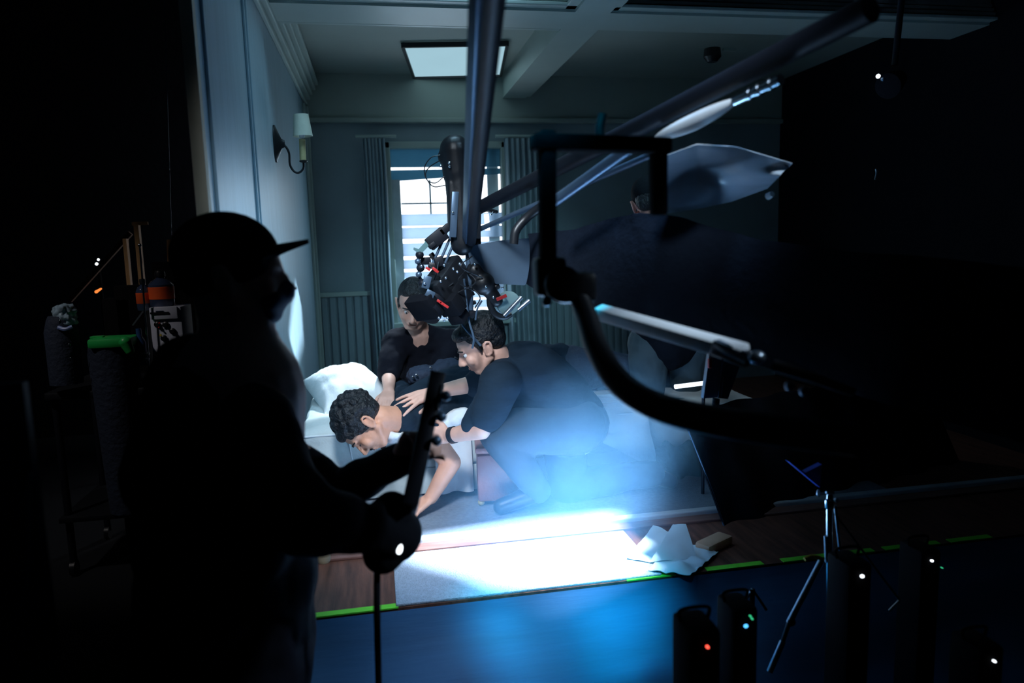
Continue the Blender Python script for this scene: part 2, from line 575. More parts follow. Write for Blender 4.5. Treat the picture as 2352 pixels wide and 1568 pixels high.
# window
f = MB()
t = 0.05
f.box2((w0, BY - 0.03, z0), (w0 + t, BY + 0.05, z1), 0.006).box2((w1 - t, BY - 0.03, z0), (w1, BY + 0.05, z1), 0.006)
f.box2((w0, BY - 0.03, z1 - t), (w1, BY + 0.05, z1), 0.006).box2((w0 - 0.05, BY - 0.08, z0 - 0.03), (w1 + 0.05, BY + 0.05, z0 + 0.01), 0.006)
win = struct('window_1', f, M_trim)
zt, zb = at(950, 412, BY).z, at(950, 491, BY).z
ys = BY + 0.07
g = MB()                                               # pale sash with glazing bars
xg = at(990, 450, BY).x
g.box2((w0 + t, ys - 0.06, z0), (w0 + 0.115, ys + 0.02, zt)).box2((xg - 0.007, ys, zb), (xg + 0.007, ys + 0.02, zt))
g.box2((w0 + 0.12, ys, at(950, 466, BY).z - 0.006), (w1 - 0.15, ys + 0.02, at(950, 466, BY).z + 0.006))
g.box2((w1 - 0.15, ys, z0), (w1 - t - 0.012, ys + 0.02, z1))
g.build('glazing_bar', mat('pale_sash_paint', (0.55, 0.62, 0.66), 0.6), win, False)
# roller shades above, frosted slats below, each its own thing on the window
sh = MB()
za, zs1, zs0 = at(950, 352, BY).z, at(950, 383, BY).z, at(950, 390, BY).z
sh.box2((w0 + t, BY + 0.03, zs1), (w1 - t, BY + 0.036, z1 - t))
tag(sh.build('roller_shade', M_blind, None, False), 'blue-grey roller shade across the window head, above the thin bright slit', 'window shade')
sh = MB().prism([at(893, 391, BY + 0.04), at(1168, 386, BY + 0.04), at(1168, 398, BY + 0.04), at(1030, 407, BY + 0.04), at(893, 417, BY + 0.04)], (0, 0.006, 0))
tag(sh.build('roller_shade', M_blind, None, False), 'darker sagging shade strip hanging below the thin bright slit of the window', 'window shade')
slats = [(491, 519), (522, 549), (558, 589), (596, 618), (624, 656), (657, 690), (694, 713), (720, 738)]
words = ['widest frosted slat directly under the bright window pane', 'frosted slat second below the bright window pane', 'frosted slat third below the bright pane, behind the camera bracket',
         'frosted slat fourth below the bright pane, above the bald man', 'frosted window slat level with the dark head of the man in black', 'frosted window slat behind the hanging camera',
         'frosted window slat just over the lower bright gaps', 'lowest frosted slat at the window sill']
for (a, b), wdn in zip(slats, words):
    q0, q1 = at(950, a, BY).z, at(950, b, BY).z
    tag(MB().box2((w0 + 0.03, BY + 0.02, q1 + 0.002), (w1 - 0.03, BY + 0.028, q0 - 0.002), 0.002).build('window_slat', M_slat, None, False), wdn, 'window slat', 'frosted slats across the lower window')
# glowing panel added behind the window in place of daylight
struct('daylight_panel', MB().box2((w0 - 0.5, BY + 0.75, z0 - 0.5), (w1 + 0.5, BY + 0.77, z1 + 0.35)), M_day)

# curtains: pleated cloth each side of the window
def pleats(x0, x1, za_, zb_, y, n, amp, ph=0.0):
    def f_(u, v):
        xx = x0 + (x1 - x0) * u
        a = amp * (0.6 + 0.4 * v)
        return V((xx + 0.004 * math.sin(9 * v), y + a * math.sin(u * n * 2 * math.pi + ph + 0.6 * math.sin(3 * v)) + 0.3 * a * math.sin(u * n * 5.1 + 3 * v), za_ + (zb_ - za_) * v))
    return MB().grid(f_, n * 12, 10, 0.003)


cz1 = at(870, 318, BY - 0.08).z
cl = thing('curtain', 'grey pleated curtain hanging left of the window', 'curtain', (w0, BY - 0.08, PZ + 0.1))
pleats(at(842, 500, BY - 0.08).x, at(892, 500, BY - 0.08).x, cz1, PZ + 0.1, BY - 0.085, 6, 0.02).build('panel', M_curtain, cl)
MB().cyl((w0 - 0.2, BY - 0.085, cz1 + 0.015), (w0 + 0.1, BY - 0.085, cz1 + 0.015), 0.012).build('rod', M_trim, cl)
cr = thing('curtain', 'grey pleated curtain hanging right of the window, behind the diagonal boom', 'curtain', (w1, BY - 0.08, PZ + 0.1))
pleats(at(1163, 500, BY - 0.08).x, at(1262, 500, BY - 0.08).x, cz1, PZ + 0.1, BY - 0.085, 8, 0.024, 1).build('panel', M_curtain, cr)
MB().cyl((w1 - 0.1, BY - 0.085, cz1 + 0.015), (w1 + 0.4, BY - 0.085, cz1 + 0.015), 0.012).build('rod', M_trim, cr)

# ceiling light panel, slightly askew
pz = CZ - 0.02
c4 = [onz(925, 104, pz), onz(951, 177, pz), onz(1150, 172, pz), onz(1165, 100, pz)]
cp = thing('ceiling_light', 'frosted ceiling light panel in a thin black frame, set askew', 'light', sum(c4, V()) / 4)
MB().prism(c4, (0, 0, 0.012)).build('diffuser', M_ceill, cp, False)
m = MB()
for i in range(4):
    m.beam(c4[i], c4[(i + 1) % 4], 0.02, 0.03)
m.build('frame', M_blackp, cp, False)

# wall sconce
sc = thing('wall_sconce', 'black iron wall sconce with candle tube and ivory shade on left wall', 'lamp', onx(630, 330, WX))
pw = onx(630, 330, WX)
m = MB().lathe(pw, (1, 0, 0), [(0, 0.045), (0.008, 0.045), (0.02, 0.03), (0.035, 0.012), (0.05, 0.008)])
bmesh.ops.scale(m.bm, vec=(1, 0.9, 2.0), verts=m.bm.verts, space=Matrix.Translation(-pw))
m.build('backplate', M_iron, sc)
Ys = pw.y
MB().tube([pw + V((0.03, 0, 0)), at(655, 335, Ys), at(664, 352, Ys), at(666, 378, Ys), at(676, 394, Ys), at(688, 396, Ys), at(697, 386, Ys), at(697, 372, Ys)], 0.0055, smooth=5).build('arm', M_iron, sc)
MB().lathe(at(697, 374, Ys), (0, 0, 1), [(0, 0.006), (0.004, 0.018), (0.01, 0.02), (0.014, 0.013)]).build('drip_cup', M_iron, sc)
MB().cyl(at(696, 372, Ys), at(694, 320, Ys), 0.0155).build('candle_tube', M_brass, sc)
MB().lathe(at(694, 320, Ys), (0, 0, 1), [(0, 0.008), (0.012, 0.013), (0.03, 0.016), (0.045, 0.008), (0.05, 0.002)]).build('bulb', M_white, sc)
p0, p1 = at(696, 313, Ys), at(691, 263, Ys)
m = MB().cone(p0, p1, 0.047, 0.036, 28, caps=False)
bmesh.ops.solidify(m.bm, geom=m.bm.faces[:], thickness=0.002)
m.build('lamp_shade', M_shade, sc)

# ================================================================== ON THE RAISED FLOOR
# tape along the front edge, in laid lengths
def tape(px0, px1, label, py0=None, w=0.028):
    a, b = onx_front(px0), onx_front(px1)
    tag(MB().box2((a, FY - 0.002, PZ - 0.002), (b, FY + w, PZ + 0.003)).build('green_tape', M_green, None, False), label, 'tape', 'green tape along the platform edge')


def onx_front(px):
    # x on the front edge of the platform seen at column px
    lo, hi = -1.0, 4.0
    for _ in range(40):
        mid = (lo + hi) / 2
        q = R_wc @ (V((mid, FY, PZ)) - CAM)
        x_ = W / 2 + FPX * q.x / -q.z
        if x_ < px: lo = mid
        else: hi = mid
    return lo


R_wc = R_cw.transposed()
tape(690, 915, 'green tape on the platform edge at the left, in front of brown boards')
tape(1440, 1552, 'short green tape length on the platform edge under the light pool')
tape(1625, 1755, 'bright green tape length beside the creased paper, right of the pool')
tape(1800, 1925, 'green tape length on the platform edge behind the chrome stand')
tape(1955, 2010, 'shortest green tape piece, just right of the chrome stand')
tape(2035, 2160, 'green tape length further right of the chrome stand')
tape(2185, 2280, 'faint green tape piece at the far right of the platform edge')

# rug (pale runner at the platform front)
rz = PZ + 0.004
ra = onz(905, 1312, PZ)
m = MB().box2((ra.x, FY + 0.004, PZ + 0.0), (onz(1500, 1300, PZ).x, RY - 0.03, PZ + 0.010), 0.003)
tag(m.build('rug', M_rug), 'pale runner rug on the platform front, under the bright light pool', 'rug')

# creased papers right of the pool
def paper(pts, amp, name, label, m_=M_paper, thick=0.002, seed=0, lift=None):
    A, B, C, D = [V(p) for p in pts]
    def f_(u, v):
        p = A * (1 - u) * (1 - v) + B * u * (1 - v) + C * u * v + D * (1 - u) * v
        n_ = mnoise.noise(p * 14 + V((seed, 0, 0)))
        z = amp * (abs(n_) + 0.02)
        if lift: z += lift(u, v)
        return p + V((0, 0, z + 0.012))
    return tag(MB().grid(f_, 26, 20, thick).build(name, m_), label, 'paper', 'creased paper sheets on the platform')


paper([onz(1490, 1318, PZ), onz(1585, 1332, PZ), onz(1650, 1275, PZ), onz(1540, 1250, PZ)], 0.03, 'paper_sheet', 'creased white paper hanging over the platform edge right of the pool')
paper([onz(1492, 1300, PZ), onz(1600, 1290, PZ), onz(1575, 1262, PZ), onz(1545, 1262, PZ)], 0.01, 'paper_sheet', 'folded grey paper standing up right of the light pool', lift=lambda u, v: 0.09 * v, seed=4)
paper([onz(1440, 1290, PZ), onz(1500, 1300, PZ), onz(1580, 1245, PZ), onz(1500, 1215, PZ)], 0.012, 'paper_sheet', 'flat paper sheet between the light pool and the folded sheet', seed=9)
tag(MB().box(onz(1640, 1258, PZ) + V((0, 0, 0.02)), (0.16, 0.07, 0.04), Matrix.Rotation(0.5, 3, 'Z'), 0.012).build('cardboard_piece', mat('tan_cardboard', (0.65, 0.36, 0.22), 0.7)), 'tan cardboard offcut lying behind the creased papers', 'cardboard')

# draped cloth in front of the platform
def skirt(u, v):
    x_ = WX - 0.10 + (XR - WX + 0.1) * u
    k = v
    y_ = FY - 0.012 - 0.50 * k ** 1.2 + 0.025 * math.sin(9 * k + 1.5 * x_) * k + 0.03 * math.sin(x_ * 2.4 + 4 * k) * k
    z_ = PZ - 0.004 - (PZ - 0.03) * k
    return V((x_, y_, z_))
tag(MB().grid(skirt, 90, 26, 0.004).build('draped_cloth', M_skirt), 'dark blue cloth draped down the front of the platform', 'cloth')

# --- bed
by0, by1 = 3.32, 4.35
bx0, bx1 = WX + 0.06, 1.92
BT = 0.84                                              # mattress top
bed = thing('bed', 'low bed with white slip cover, against left wall', 'bed', ((bx0 + bx1) / 2, (by0 + by1) / 2, PZ + 0.02))
def rounded(mb, a, b, r, amp, seed, sx=40, sz=16, sy=16):
    a, b = V(a), V(b)
    mb.box2(a, b)
    bmesh.ops.subdivide_edges(mb.bm, edges=mb.bm.edges[:], cuts=22, use_grid_fill=True)
    c = (a + b) / 2
    h = (b - a) / 2
    for v in mb.bm.verts:
        d = v.co - c
        q = V([max(-h[i] + r, min(h[i] - r, d[i])) for i in range(3)])
        e = d - q
        if e.length > 1e-6: d = q + e.normalized() * min(r, e.length) if e.length > r else d
        n_ = mnoise.noise(V((v.co.x * 5 + seed, v.co.y * 5, v.co.z * 9)))
        v.co = c + d * (1 + 0.0) + (e.normalized() if e.length > 1e-6 else V()) * amp * n_
    return mb
rounded(MB(), (bx0, by0, PZ + 0.15), (bx1, by1, BT), 0.06, 0.015, 1).build('mattress', M_linen2, bed)
m = MB()
m.tube([(bx0 + 0.02, by0 + 0.012, BT - 0.035), (bx0 + 0.5, by0 + 0.002, BT - 0.03), (bx0 + 1.2, by0, BT - 0.032), (bx1 - 0.03, by0 + 0.006, BT - 0.035)], 0.005, smooth=4)
sx = onz(808, 1040, BT - 0.1).x
m.tube([(at(800, 1015, by0).x, by0 - 0.001, BT - 0.04), (at(808, 1040, by0).x, by0 - 0.003, BT - 0.15), (at(818, 1068, by0).x, by0, PZ + 0.2)], 0.004, smooth=4)
m.build('piping', M_linen, bed)
MB().box2((bx0 + 0.02, by0 + 0.02, PZ + 0.03), (bx1 - 0.02, by1, PZ + 0.16), 0.01).build('bed_base', M_linen2, bed)
# skirt hanging in folds under the hand
def bsk(u, v):
    xx = at(1000, 1060, by0).x + (at(1082, 1060, by0).x - at(1000, 1060, by0).x) * u
    return V((xx, by0 - 0.02 - 0.02 * math.sin(u * 9) * v - 0.02 * v, BT - 0.06 - (BT - 0.06 - PZ - 0.05) * v))
MB().grid(bsk, 40, 12, 0.004).build('hanging_sheet', M_white, bed)

# pillow
def pillow(c, size, rot, name, m_, label, cat='pillow', group=None, crease=0.01):
    bm = MB()
    bmesh.ops.create_grid(bm.bm, x_segments=32, y_segments=32, size=1.0)
    top = bm.bm.verts[:]
    geo = bmesh.ops.duplicate(bm.bm, geom=bm.bm.verts[:] + bm.bm.faces[:] + bm.bm.edges[:])
    bot = [e for e in geo['geom'] if isinstance(e, bmesh.types.BMVert)]
    for vs, sgn in ((top, 1), (bot, -1)):
        for v in vs:
            u_, w_ = v.co.x, v.co.y
            k = max(0.0, (1 - abs(u_) ** 2.2)) ** 0.6 * max(0.0, (1 - abs(w_) ** 2.2)) ** 0.6
            pin = 1 - 0.13 * (1 - abs(u_) ** 3) * abs(w_) ** 2 - 0.0
            pin2 = 1 - 0.13 * (1 - abs(w_) ** 3) * abs(u_) ** 2
            n_ = mnoise.noise(V((u_ * 3, w_ * 3, sgn))) * crease * 2 + mnoise.noise(V((u_ * 9, w_ * 4, sgn * 3))) * crease
            v.co = V((u_ * size[0] * pin2, w_ * size[1] * pin, sgn * size[2] * k + n_ * k))
    bmesh.ops.remove_doubles(bm.bm, verts=bm.bm.verts, dist=1e-4)
    bmesh.ops.transform(bm.bm, matrix=Matrix.Translation(V(c)) @ rot.to_4x4(), verts=bm.bm.verts)
    return tag(bm.build(name, m_), label, cat, group)
pc = at(798, 893, 3.95)
pillow((pc.x + 0.005, 3.95, pc.z - 0.015), (0.205, 0.25, 0.135), Matrix.Rotation(0.04, 3, 'Y') @ Matrix.Rotation(0.20, 3, 'X') @ Matrix.Rotation(0.34, 3, 'Z'), 'pillow', M_linen, 'plump white pillow at the bed head by the left wall')

# rumpled linen and dark jumble near the bed foot
pillow(at(1352, 872, 3.9), (0.10, 0.10, 0.03), Matrix.Rotation(0.4, 3, 'Z'), 'crumpled_sheet', M_linen, 'small crumpled white cloth on the bed behind the crouching man', 'cloth', crease=0.03)
m = MB()
for i in range(9):
    p = at(1345 + i * 9, 884 + random.uniform(-12, 6), 3.75)
    m.ball(p, (0.045, 0.05, 0.03 + random.random() * 0.02))
tag(m.fuse('dark_blanket', M_navyp, None, 0.008, 3, 0.008, 0.03), 'dark rumpled blanket on the bed behind the crouching man', 'blanket')
# white sheet hanging over the bed foot
A_, B_ = at(1370, 908, 3.35), at(1476, 906, 3.42)
def fs(u, v):
    top = at(1372 + (1474 - 1372) * u, 912 - 4 * u, 3.34)
    bot = at(1382 + (1512 - 1382) * u, 1015 + (1080 - 1015) * u, 3.26)
    p = top.lerp(bot, v)
    return p + V((0, -0.012 * math.sin(u * 7 + 3 * v) - 0.008 * math.sin(v * 14 + u * 4), 0))
fsh = thing('bed_sheet', 'white sheet hanging over the bed side behind the crouching man', 'sheet', at(1440, 1000, 3.3))
MB().grid(fs, 30, 30, 0.004).build('hanging_part', M_white, fsh)
m = MB()
for k in range(4):
    m.tube([at(1368, 910 + k * 5, 3.32), at(1420, 908 + k * 4, 3.31), at(1480, 904 + k * 4, 3.34)], 0.009, smooth=5)
m.build('rolled_hem', M_white, fsh)
MB().tube([at(1382, 1010, 3.2), at(1368, 1026, 3.15), at(1352, 1036, 3.12), at(1342, 1042, 3.1)], 0.006, smooth=5).build('tie_strap', M_white, fsh)

# dark teal throw over the foot end, hanging in diagonal folds
def throw(u, v):
    p = at(1470 + 150 * u, 905 + 15 * u, 3.42).lerp(at(1512 + 130 * u, 1150 - 10 * u, 3.24), v)
    return p + V((0, -0.02 * math.sin(u * 16 - v * 6) * (0.3 + v), 0))
tag(MB().grid(throw, 50, 24, 0.005).build('throw_blanket', mat('teal_throw_cloth', (0.10, 0.19, 0.22), 0.9, bump=0.4)), 'dark teal throw hanging in diagonal folds at the bed foot, right of white sheet', 'blanket')

# leather box beside the bed
lb = thing('leather_chest', 'reddish leather chest on the carpet under the crouching man', 'chest', at(1130, 1140, 3.2))
q = at(1140, 1130, 3.18)
R0 = Matrix.Rotation(-0.12, 3, 'Z')
cx, cy = at(1138, 1100, 3.3).x, 3.25
MB().box((cx, cy, PZ + 0.02 + 0.13), (0.19, 0.26, 0.22), R0, 0.014).build('body', M_leather, lb)
MB().box((cx, cy, PZ + 0.02 + 0.262), (0.20, 0.27, 0.03), R0, 0.010).build('lid', M_leather, lb)
for sx_ in (-1, 1):
    for sy_ in (-1, 1):
        MB().ball(V((cx, cy, PZ + 0.035)) + R0 @ V((sx_ * 0.08, sy_ * 0.11, 0)), 0.016).build('foot', M_brass, lb)


# ================================================================== PEOPLE
def basis(fwd, up):
    f_ = V(fwd).normalized()
    r_ = f_.cross(V(up)).normalized()
    u_ = r_.cross(f_).normalized()
    return Matrix((r_, f_, u_)).transposed()          # x right, y forward, z up


def head(mb, c, B, s=1.0, ears=True):
    P = lambda x, y, z: V(c) + B @ (V((x, y, z)) * s)
    E = lambda p, r: mb.ball(P(*p), tuple(k * s for k in r), B, 24)
    E((0, -0.015, 0.035), (0.076, 0.098, 0.086))
    E((0, 0.020, -0.030), (0.062, 0.076, 0.082))
    E((0, 0.032, 0.035), (0.062, 0.062, 0.060))
    E((0, 0.058, -0.088), (0.030, 0.026, 0.022))          # chin
    for sx in (-1, 1):
        mb.limb(P(sx * 0.058, -0.005, -0.050), P(sx * 0.024, 0.055, -0.092), 0.018 * s, 0.018 * s)   # jaw
        E((sx * 0.036, 0.066, -0.026), (0.024, 0.022, 0.026))                                     # cheek
        mb.limb(P(sx * 0.014, 0.092, 0.020), P(sx * 0.040, 0.080, 0.022), 0.009 * s, 0.008 * s)     # brow
        if ears:
            mb.tube([P(sx * 0.075, -0.002, -0.032), P(sx * 0.084, -0.006, 0.000), P(sx * 0.090, -0.022, 0.022), P(sx * 0.088, -0.038, 0.008), P(sx * 0.080, -0.026, -0.030)], 0.006 * s, 8, 5, True)
            E((sx * 0.075, -0.018, -0.004), (0.008, 0.014, 0.022))
        E((sx * 0.012, 0.104, -0.036), (0.009, 0.010, 0.008))                                     # nostril wing
    mb.limb(P(0, 0.092, 0.012), P(0, 0.117, -0.030), 0.008 * s, 0.0115 * s)                         # nose
    mb.limb(P(-0.020, 0.086, -0.056), P(0.020, 0.086, -0.056), 0.008 * s, 0.008 * s)                # upper lip
    mb.limb(P(-0.015, 0.084, -0.069), P(0.015, 0.084, -0.069), 0.0085 * s, 0.0085 * s)
    return P


def face_parts(body, P, B, s, brow=True, mo=False, m_=M_hair, closed=False):
    for sx in (-1, 1):
        if closed:
            MB().tube([P(sx * 0.019, 0.088, 0.000), P(sx * 0.030, 0.089, -0.003), P(sx * 0.041, 0.082, 0.000)], 0.002 * s, 8).build('eyelid', m_, body)
            MB().tube([P(sx * 0.014, 0.100, 0.024), P(sx * 0.030, 0.096, 0.029), P(sx * 0.048, 0.080, 0.024)], 0.0032 * s, 8).build('eyebrow', m_, body)
            continue
        e = MB().ball(P(sx * 0.030, 0.0765, 0.002), 0.0105 * s, None, 16).build('eye', M_white, body)
        MB().ball(P(sx * 0.030, 0.0845, 0.001), 0.0052 * s, None, 12).build('pupil', M_blackp, e)
        if brow:
            MB().tube([P(sx * 0.014, 0.100, 0.024), P(sx * 0.030, 0.096, 0.029), P(sx * 0.048, 0.080, 0.024)], 0.0032 * s, 8).build('eyebrow', m_, body)
    MB().tube([P(-0.021, 0.0925, -0.0625), P(0, 0.0965, -0.0625), P(0.021, 0.0925, -0.0625)], 0.0022 * s, 8).build('mouth', mat('lip_line', (0.22, 0.07, 0.06), 0.6), body)
    if mo:
        MB().tube([P(-0.024, 0.090, -0.056), P(-0.010, 0.097, -0.049), P(0.010, 0.097, -0.049), P(0.024, 0.090, -0.056)], 0.004 * s, 8).build('moustache', m_, body)
        m = MB()
        m.ball(P(0, 0.076, -0.096), (0.020 * s, 0.013 * s, 0.012 * s), B)
        m.build('beard', m_, body)


def hand(mb, w, fdir, nrm, thumb_side=1, curl=0.5, spread=0.12, s=1.0, curls=None):
    """w wrist, fdir towards the fingertips, nrm out of the BACK of the hand; fingers bend away from nrm"""
    y = V(fdir).normalized()
    z = (V(nrm) - y * V(nrm).dot(y)).normalized()
    x = y.cross(z)                                      # across the palm
    w = V(w)
    P = lambda a, b, c: w + (x * a + y * b + z * c) * s
    for a in (-0.028, -0.010, 0.010, 0.028):
        mb.limb(P(a * 0.55, 0.005, 0), P(a, 0.082, 0), 0.017 * s, 0.0135 * s, 12)
    L = [0.040, 0.046, 0.043, 0.033]
    order = [0, 1, 2, 3] if thumb_side < 0 else [3, 2, 1, 0]
    for i, a in enumerate((-0.030, -0.010, 0.010, 0.030)):
        l = L[order[i]] * s
        c_ = (curls[i] if curls else curl)
        ang = spread * (i - 1.5)
        d = (y * math.cos(ang) + x * math.sin(ang))
        p = P(a, 0.084, 0.001)
        th = 0.15 + c_ * 0.5
        rr = [0.0100, 0.0090, 0.0080, 0.0070]
        for k in range(3):
            q = p + (d * math.cos(th) - z * math.sin(th)) * l * (1.0 - 0.2 * k)
            mb.limb(p, q, rr[k] * s, rr[k + 1] * s, 10)
            p = q
            th += c_ * 0.85
    a = thumb_side * -0.022 if False else (0.026 if thumb_side > 0 else -0.026)
    t0 = P(a * 0.8, 0.022, -0.004)
    sd = x * (1 if thumb_side > 0 else -1)
    t1 = t0 + (y * 0.65 + sd * 0.75 - z * (0.2 + 0.3 * curl)).normalized() * 0.040 * s
    t2 = t1 + (y * 0.88 + sd * 0.35 - z * (0.2 + 0.6 * curl)).normalized() * 0.033 * s
    t3 = t2 + (y * 0.95 + sd * 0.05 - z * (0.25 + 0.8 * curl)).normalized() * 0.026 * s
    mb.chain([t0, t1, t2, t3], [0.0155 * s, 0.012 * s, 0.0105 * s, 0.0085 * s], 10)


def hair_shell(P, B, s, low=True, m_=M_hair, name='hair', body=None, curly=0.0, top=0.0, front=0.06, thick=0.007):
    m = MB()
    E = lambda p, r: m.ball(P(*p), tuple(k * s for k in r), B, 24)
    E((0, -0.028, 0.046 + top), (0.078 + thick, 0.093 + thick, 0.084 + thick))
    E((0, front - 0.02, 0.078 + top), (0.058, 0.045, 0.032))
    if low:
        E((0, -0.060, 0.005), (0.066 + thick, 0.054, 0.056))
        for sx in (-1, 1):
            m.limb(P(sx * 0.070, 0.012, 0.035), P(sx * 0.073, 0.010, -0.010), 0.012 * s, 0.006 * s)
    if curly:
        random.seed(3)
        for i in range(150):
            th, ph = random.uniform(0, 2 * math.pi), random.uniform(-0.25, 1.5)
            d = V((math.cos(th) * math.cos(ph) * 0.086, math.sin(th) * math.cos(ph) * 0.102 - 0.026, math.sin(ph) * 0.092 + 0.046 + top))
            if d.y > 0.062 and d.z < 0.065: continue
            m.ball(P(*d), (curly * random.uniform(0.6, 1.1)) * s, None, 8)
        return m.fuse(name, m_, body, 0.005, 2)
    return m.fuse(name, m_, body, 0.006, 4)


# ---------------------------------------------- 1. silhouetted man in the foreground, side on
Y1 = 1.62
hc = at(540, 634, Y1)
B = basis((1, 0.10, -0.02), (0, 0, 1))
m = MB()
P = head(m, hc, B, 1.0)
nk = at(560, 800, Y1)
m.limb(P(0, -0.025, -0.05), nk, 0.062, 0.070)
sh_r, sh_l = at(575, 985, Y1 - 0.16), at(470, 900, Y1 + 0.17)
hp = at(520, 1560, Y1)
m.chain([nk, at(540, 900, Y1), at(535, 1200, Y1), hp], [0.08, 0.15, 0.15, 0.15])
m.limb(sh_r, sh_l, 0.08, 0.08)
# his hands meet on the slab he holds in front of him
el_l, wr_l = at(775, 1132, 1.74), at(925, 1052, 1.66)
el_r, wr_r = at(690, 1190, 1.36), at(850, 1215, 1.44)
m.chain([sh_l, el_l, wr_l], [0.06, 0.045, 0.032])
m.chain([sh_r, el_r, wr_r], [0.06, 0.048, 0.034])
hand(m, wr_l, at(968, 985, 1.60) - wr_l, (-0.3, 1, 0.2), -1, 0.9, 0.05)
hand(m, wr_r, at(915, 1230, 1.50) - wr_r, (0.1, -1, 0.2), 1, 0.9, 0.05, 1.1)
# legs down to the stage floor
for sg, dy in ((1, -0.10), (-1, 0.12)):
    h0 = V((hp.x + 0.0, hp.y + dy, hp.z - 0.05))
    kn = V((hp.x + 0.03, hp.y + dy * 1.2, 0.50))
    an = V((hp.x - 0.02, hp.y + dy * 1.3, 0.08))
    m.chain([h0, kn, an], [0.085, 0.060, 0.042])
    m.limb(an, an + V((0.16, 0.01, -0.045)), 0.04, 0.030)
man1 = m.fuse('person', M_skind, None, 0.010, 4)
tag(man1, 'black silhouetted person in a cap at the left, holding up a slab monitor', 'person')
cap = MB()
E = lambda p, r: cap.ball(P(*p), tuple(k * 1.0 for k in r), B, 28)
E((0, -0.018, 0.045), (0.088, 0.112, 0.092))
E((0, -0.060, 0.01), (0.080, 0.06, 0.06))
cp_ = cap.fuse('cap', M_black, man1, 0.008, 3)
def brim(u, v):
    a = (u - 0.5) * 2.0
    r0, r1 = 0.060, 0.134 - 0.03 * a * a
    r_ = r0 + (r1 - r0) * v
    return P(math.sin(a * 1.0) * 0.085 * (1 - 0.12 * v), 0.02 + r_ * math.cos(a * 0.8), 0.066 - 0.026 * a * a + 0.012 * v)
MB().grid(brim, 16, 8, 0.010).build('brim', M_black, cp_)
mk = MB()
for p_, r_ in (((0, 0.096, -0.035), (0.026, 0.026, 0.030)), ((0, 0.062, -0.082), (0.042, 0.032, 0.024)), ((0, 0.066, -0.050), (0.058, 0.040, 0.040))):
    E_ = mk.ball(P(*p_), r_, B, 24)
mk.fuse('face_mask', mat('dark_blue_mask', (0.02, 0.03, 0.07), 0.8), man1, 0.006, 4)
# jacket with sleeves
m = MB()
m.chain([at(560, 830, Y1), at(540, 900, Y1), at(525, 1100, Y1), at(520, 1380, Y1), at(520, 1600, Y1)], [0.075, 0.12, 0.185, 0.195, 0.19], 24)
m.ball(at(490, 1010, Y1 - 0.02), (0.155, 0.20, 0.19))
m.ball(at(620, 1150, Y1 - 0.02), (0.08, 0.18, 0.20))
m.limb(sh_r, sh_l, 0.085, 0.095, 24)
m.limb(at(430, 840, Y1), at(385, 1100, Y1), 0.07, 0.10)
m.chain([sh_l + V((0, 0, -0.05)), el_l, wr_l], [0.085, 0.050, 0.040], 20)
m.chain([sh_r, el_r, at(835, 1210, 1.43)], [0.09, 0.070, 0.052], 20)
m.limb(nk, sh_l, 0.075, 0.08)
m.fuse('jacket', M_shirtd, man1, 0.009, 5, 0.012, 0.12)
m = MB()
for sg, dy in ((1, -0.10), (-1, 0.12)):
    h0 = V((hp.x + 0.0, hp.y + dy, hp.z + 0.02))
    kn = V((hp.x + 0.03, hp.y + dy * 1.2, 0.50))
    an = V((hp.x - 0.02, hp.y + dy * 1.3, 0.12))
    m.chain([h0, kn, an], [0.115, 0.080, 0.065])
m.fuse('trousers', M_black, man1, 0.012, 4, 0.008)
m = MB()
m.limb(wr_r + V((0, 0, 0)), at(905, 1225, 1.49), 0.052, 0.062)
m.ball(at(900, 1180, 1.47), (0.045, 0.04, 0.05)).ball(at(880, 1270, 1.47), (0.045, 0.04, 0.045)).ball(at(925, 1235, 1.50), (0.03, 0.04, 0.05))
m.fuse('glove', M_black, man1, 0.008, 4)

# slab monitor seen edge on
mon = thing('handheld_monitor', 'thin black slab monitor seen edge on, held up by the silhouetted person', 'monitor', at(940, 1170, 1.6))
a, b = at(1001, 880, 1.62), at(940, 1170, 1.50)
ax = (b - a).normalized()
vd = ((a + b) / 2 - CAM).normalized()
n_ = ax.cross(vd).normalized()
if n_.x < 0: n_ = -n_
MB().beam(a, b, 0.20, 0.034, n_, 0.004).build('casing', M_blackm, mon)
for t_ in (0.10, 0.26, 0.44):
    p = a.lerp(b, t_) + n_ * 0.020 - vd * 0.09
    MB().ball(p + V((0.004, -0.02, 0)), 0.011).build('knob', M_bluem, mon)
MB().beam(a.lerp(b, 0.03) + n_ * 0.016 - vd * 0.1, a.lerp(b, 0.22) + n_ * 0.016 - vd * 0.1, 0.012, 0.006, n_).build('bright_edge', M_steel, mon)
pl = at(916, 1256, 1.43)
MB().ball(pl, (0.008, 0.008, 0.015)).build('indicator', M_whitel, mon)
tag(MB().tube([at(866, 1290, 1.50), at(866, 1400, 1.49), at(868, 1500, 1.50), at(872, 1640, 1.5), at(880, 1900, 1.4)], 0.0075, 8).build('cable', M_black), 'black cable hanging straight down from the silhouetted person\'s gloved hand', 'cable')

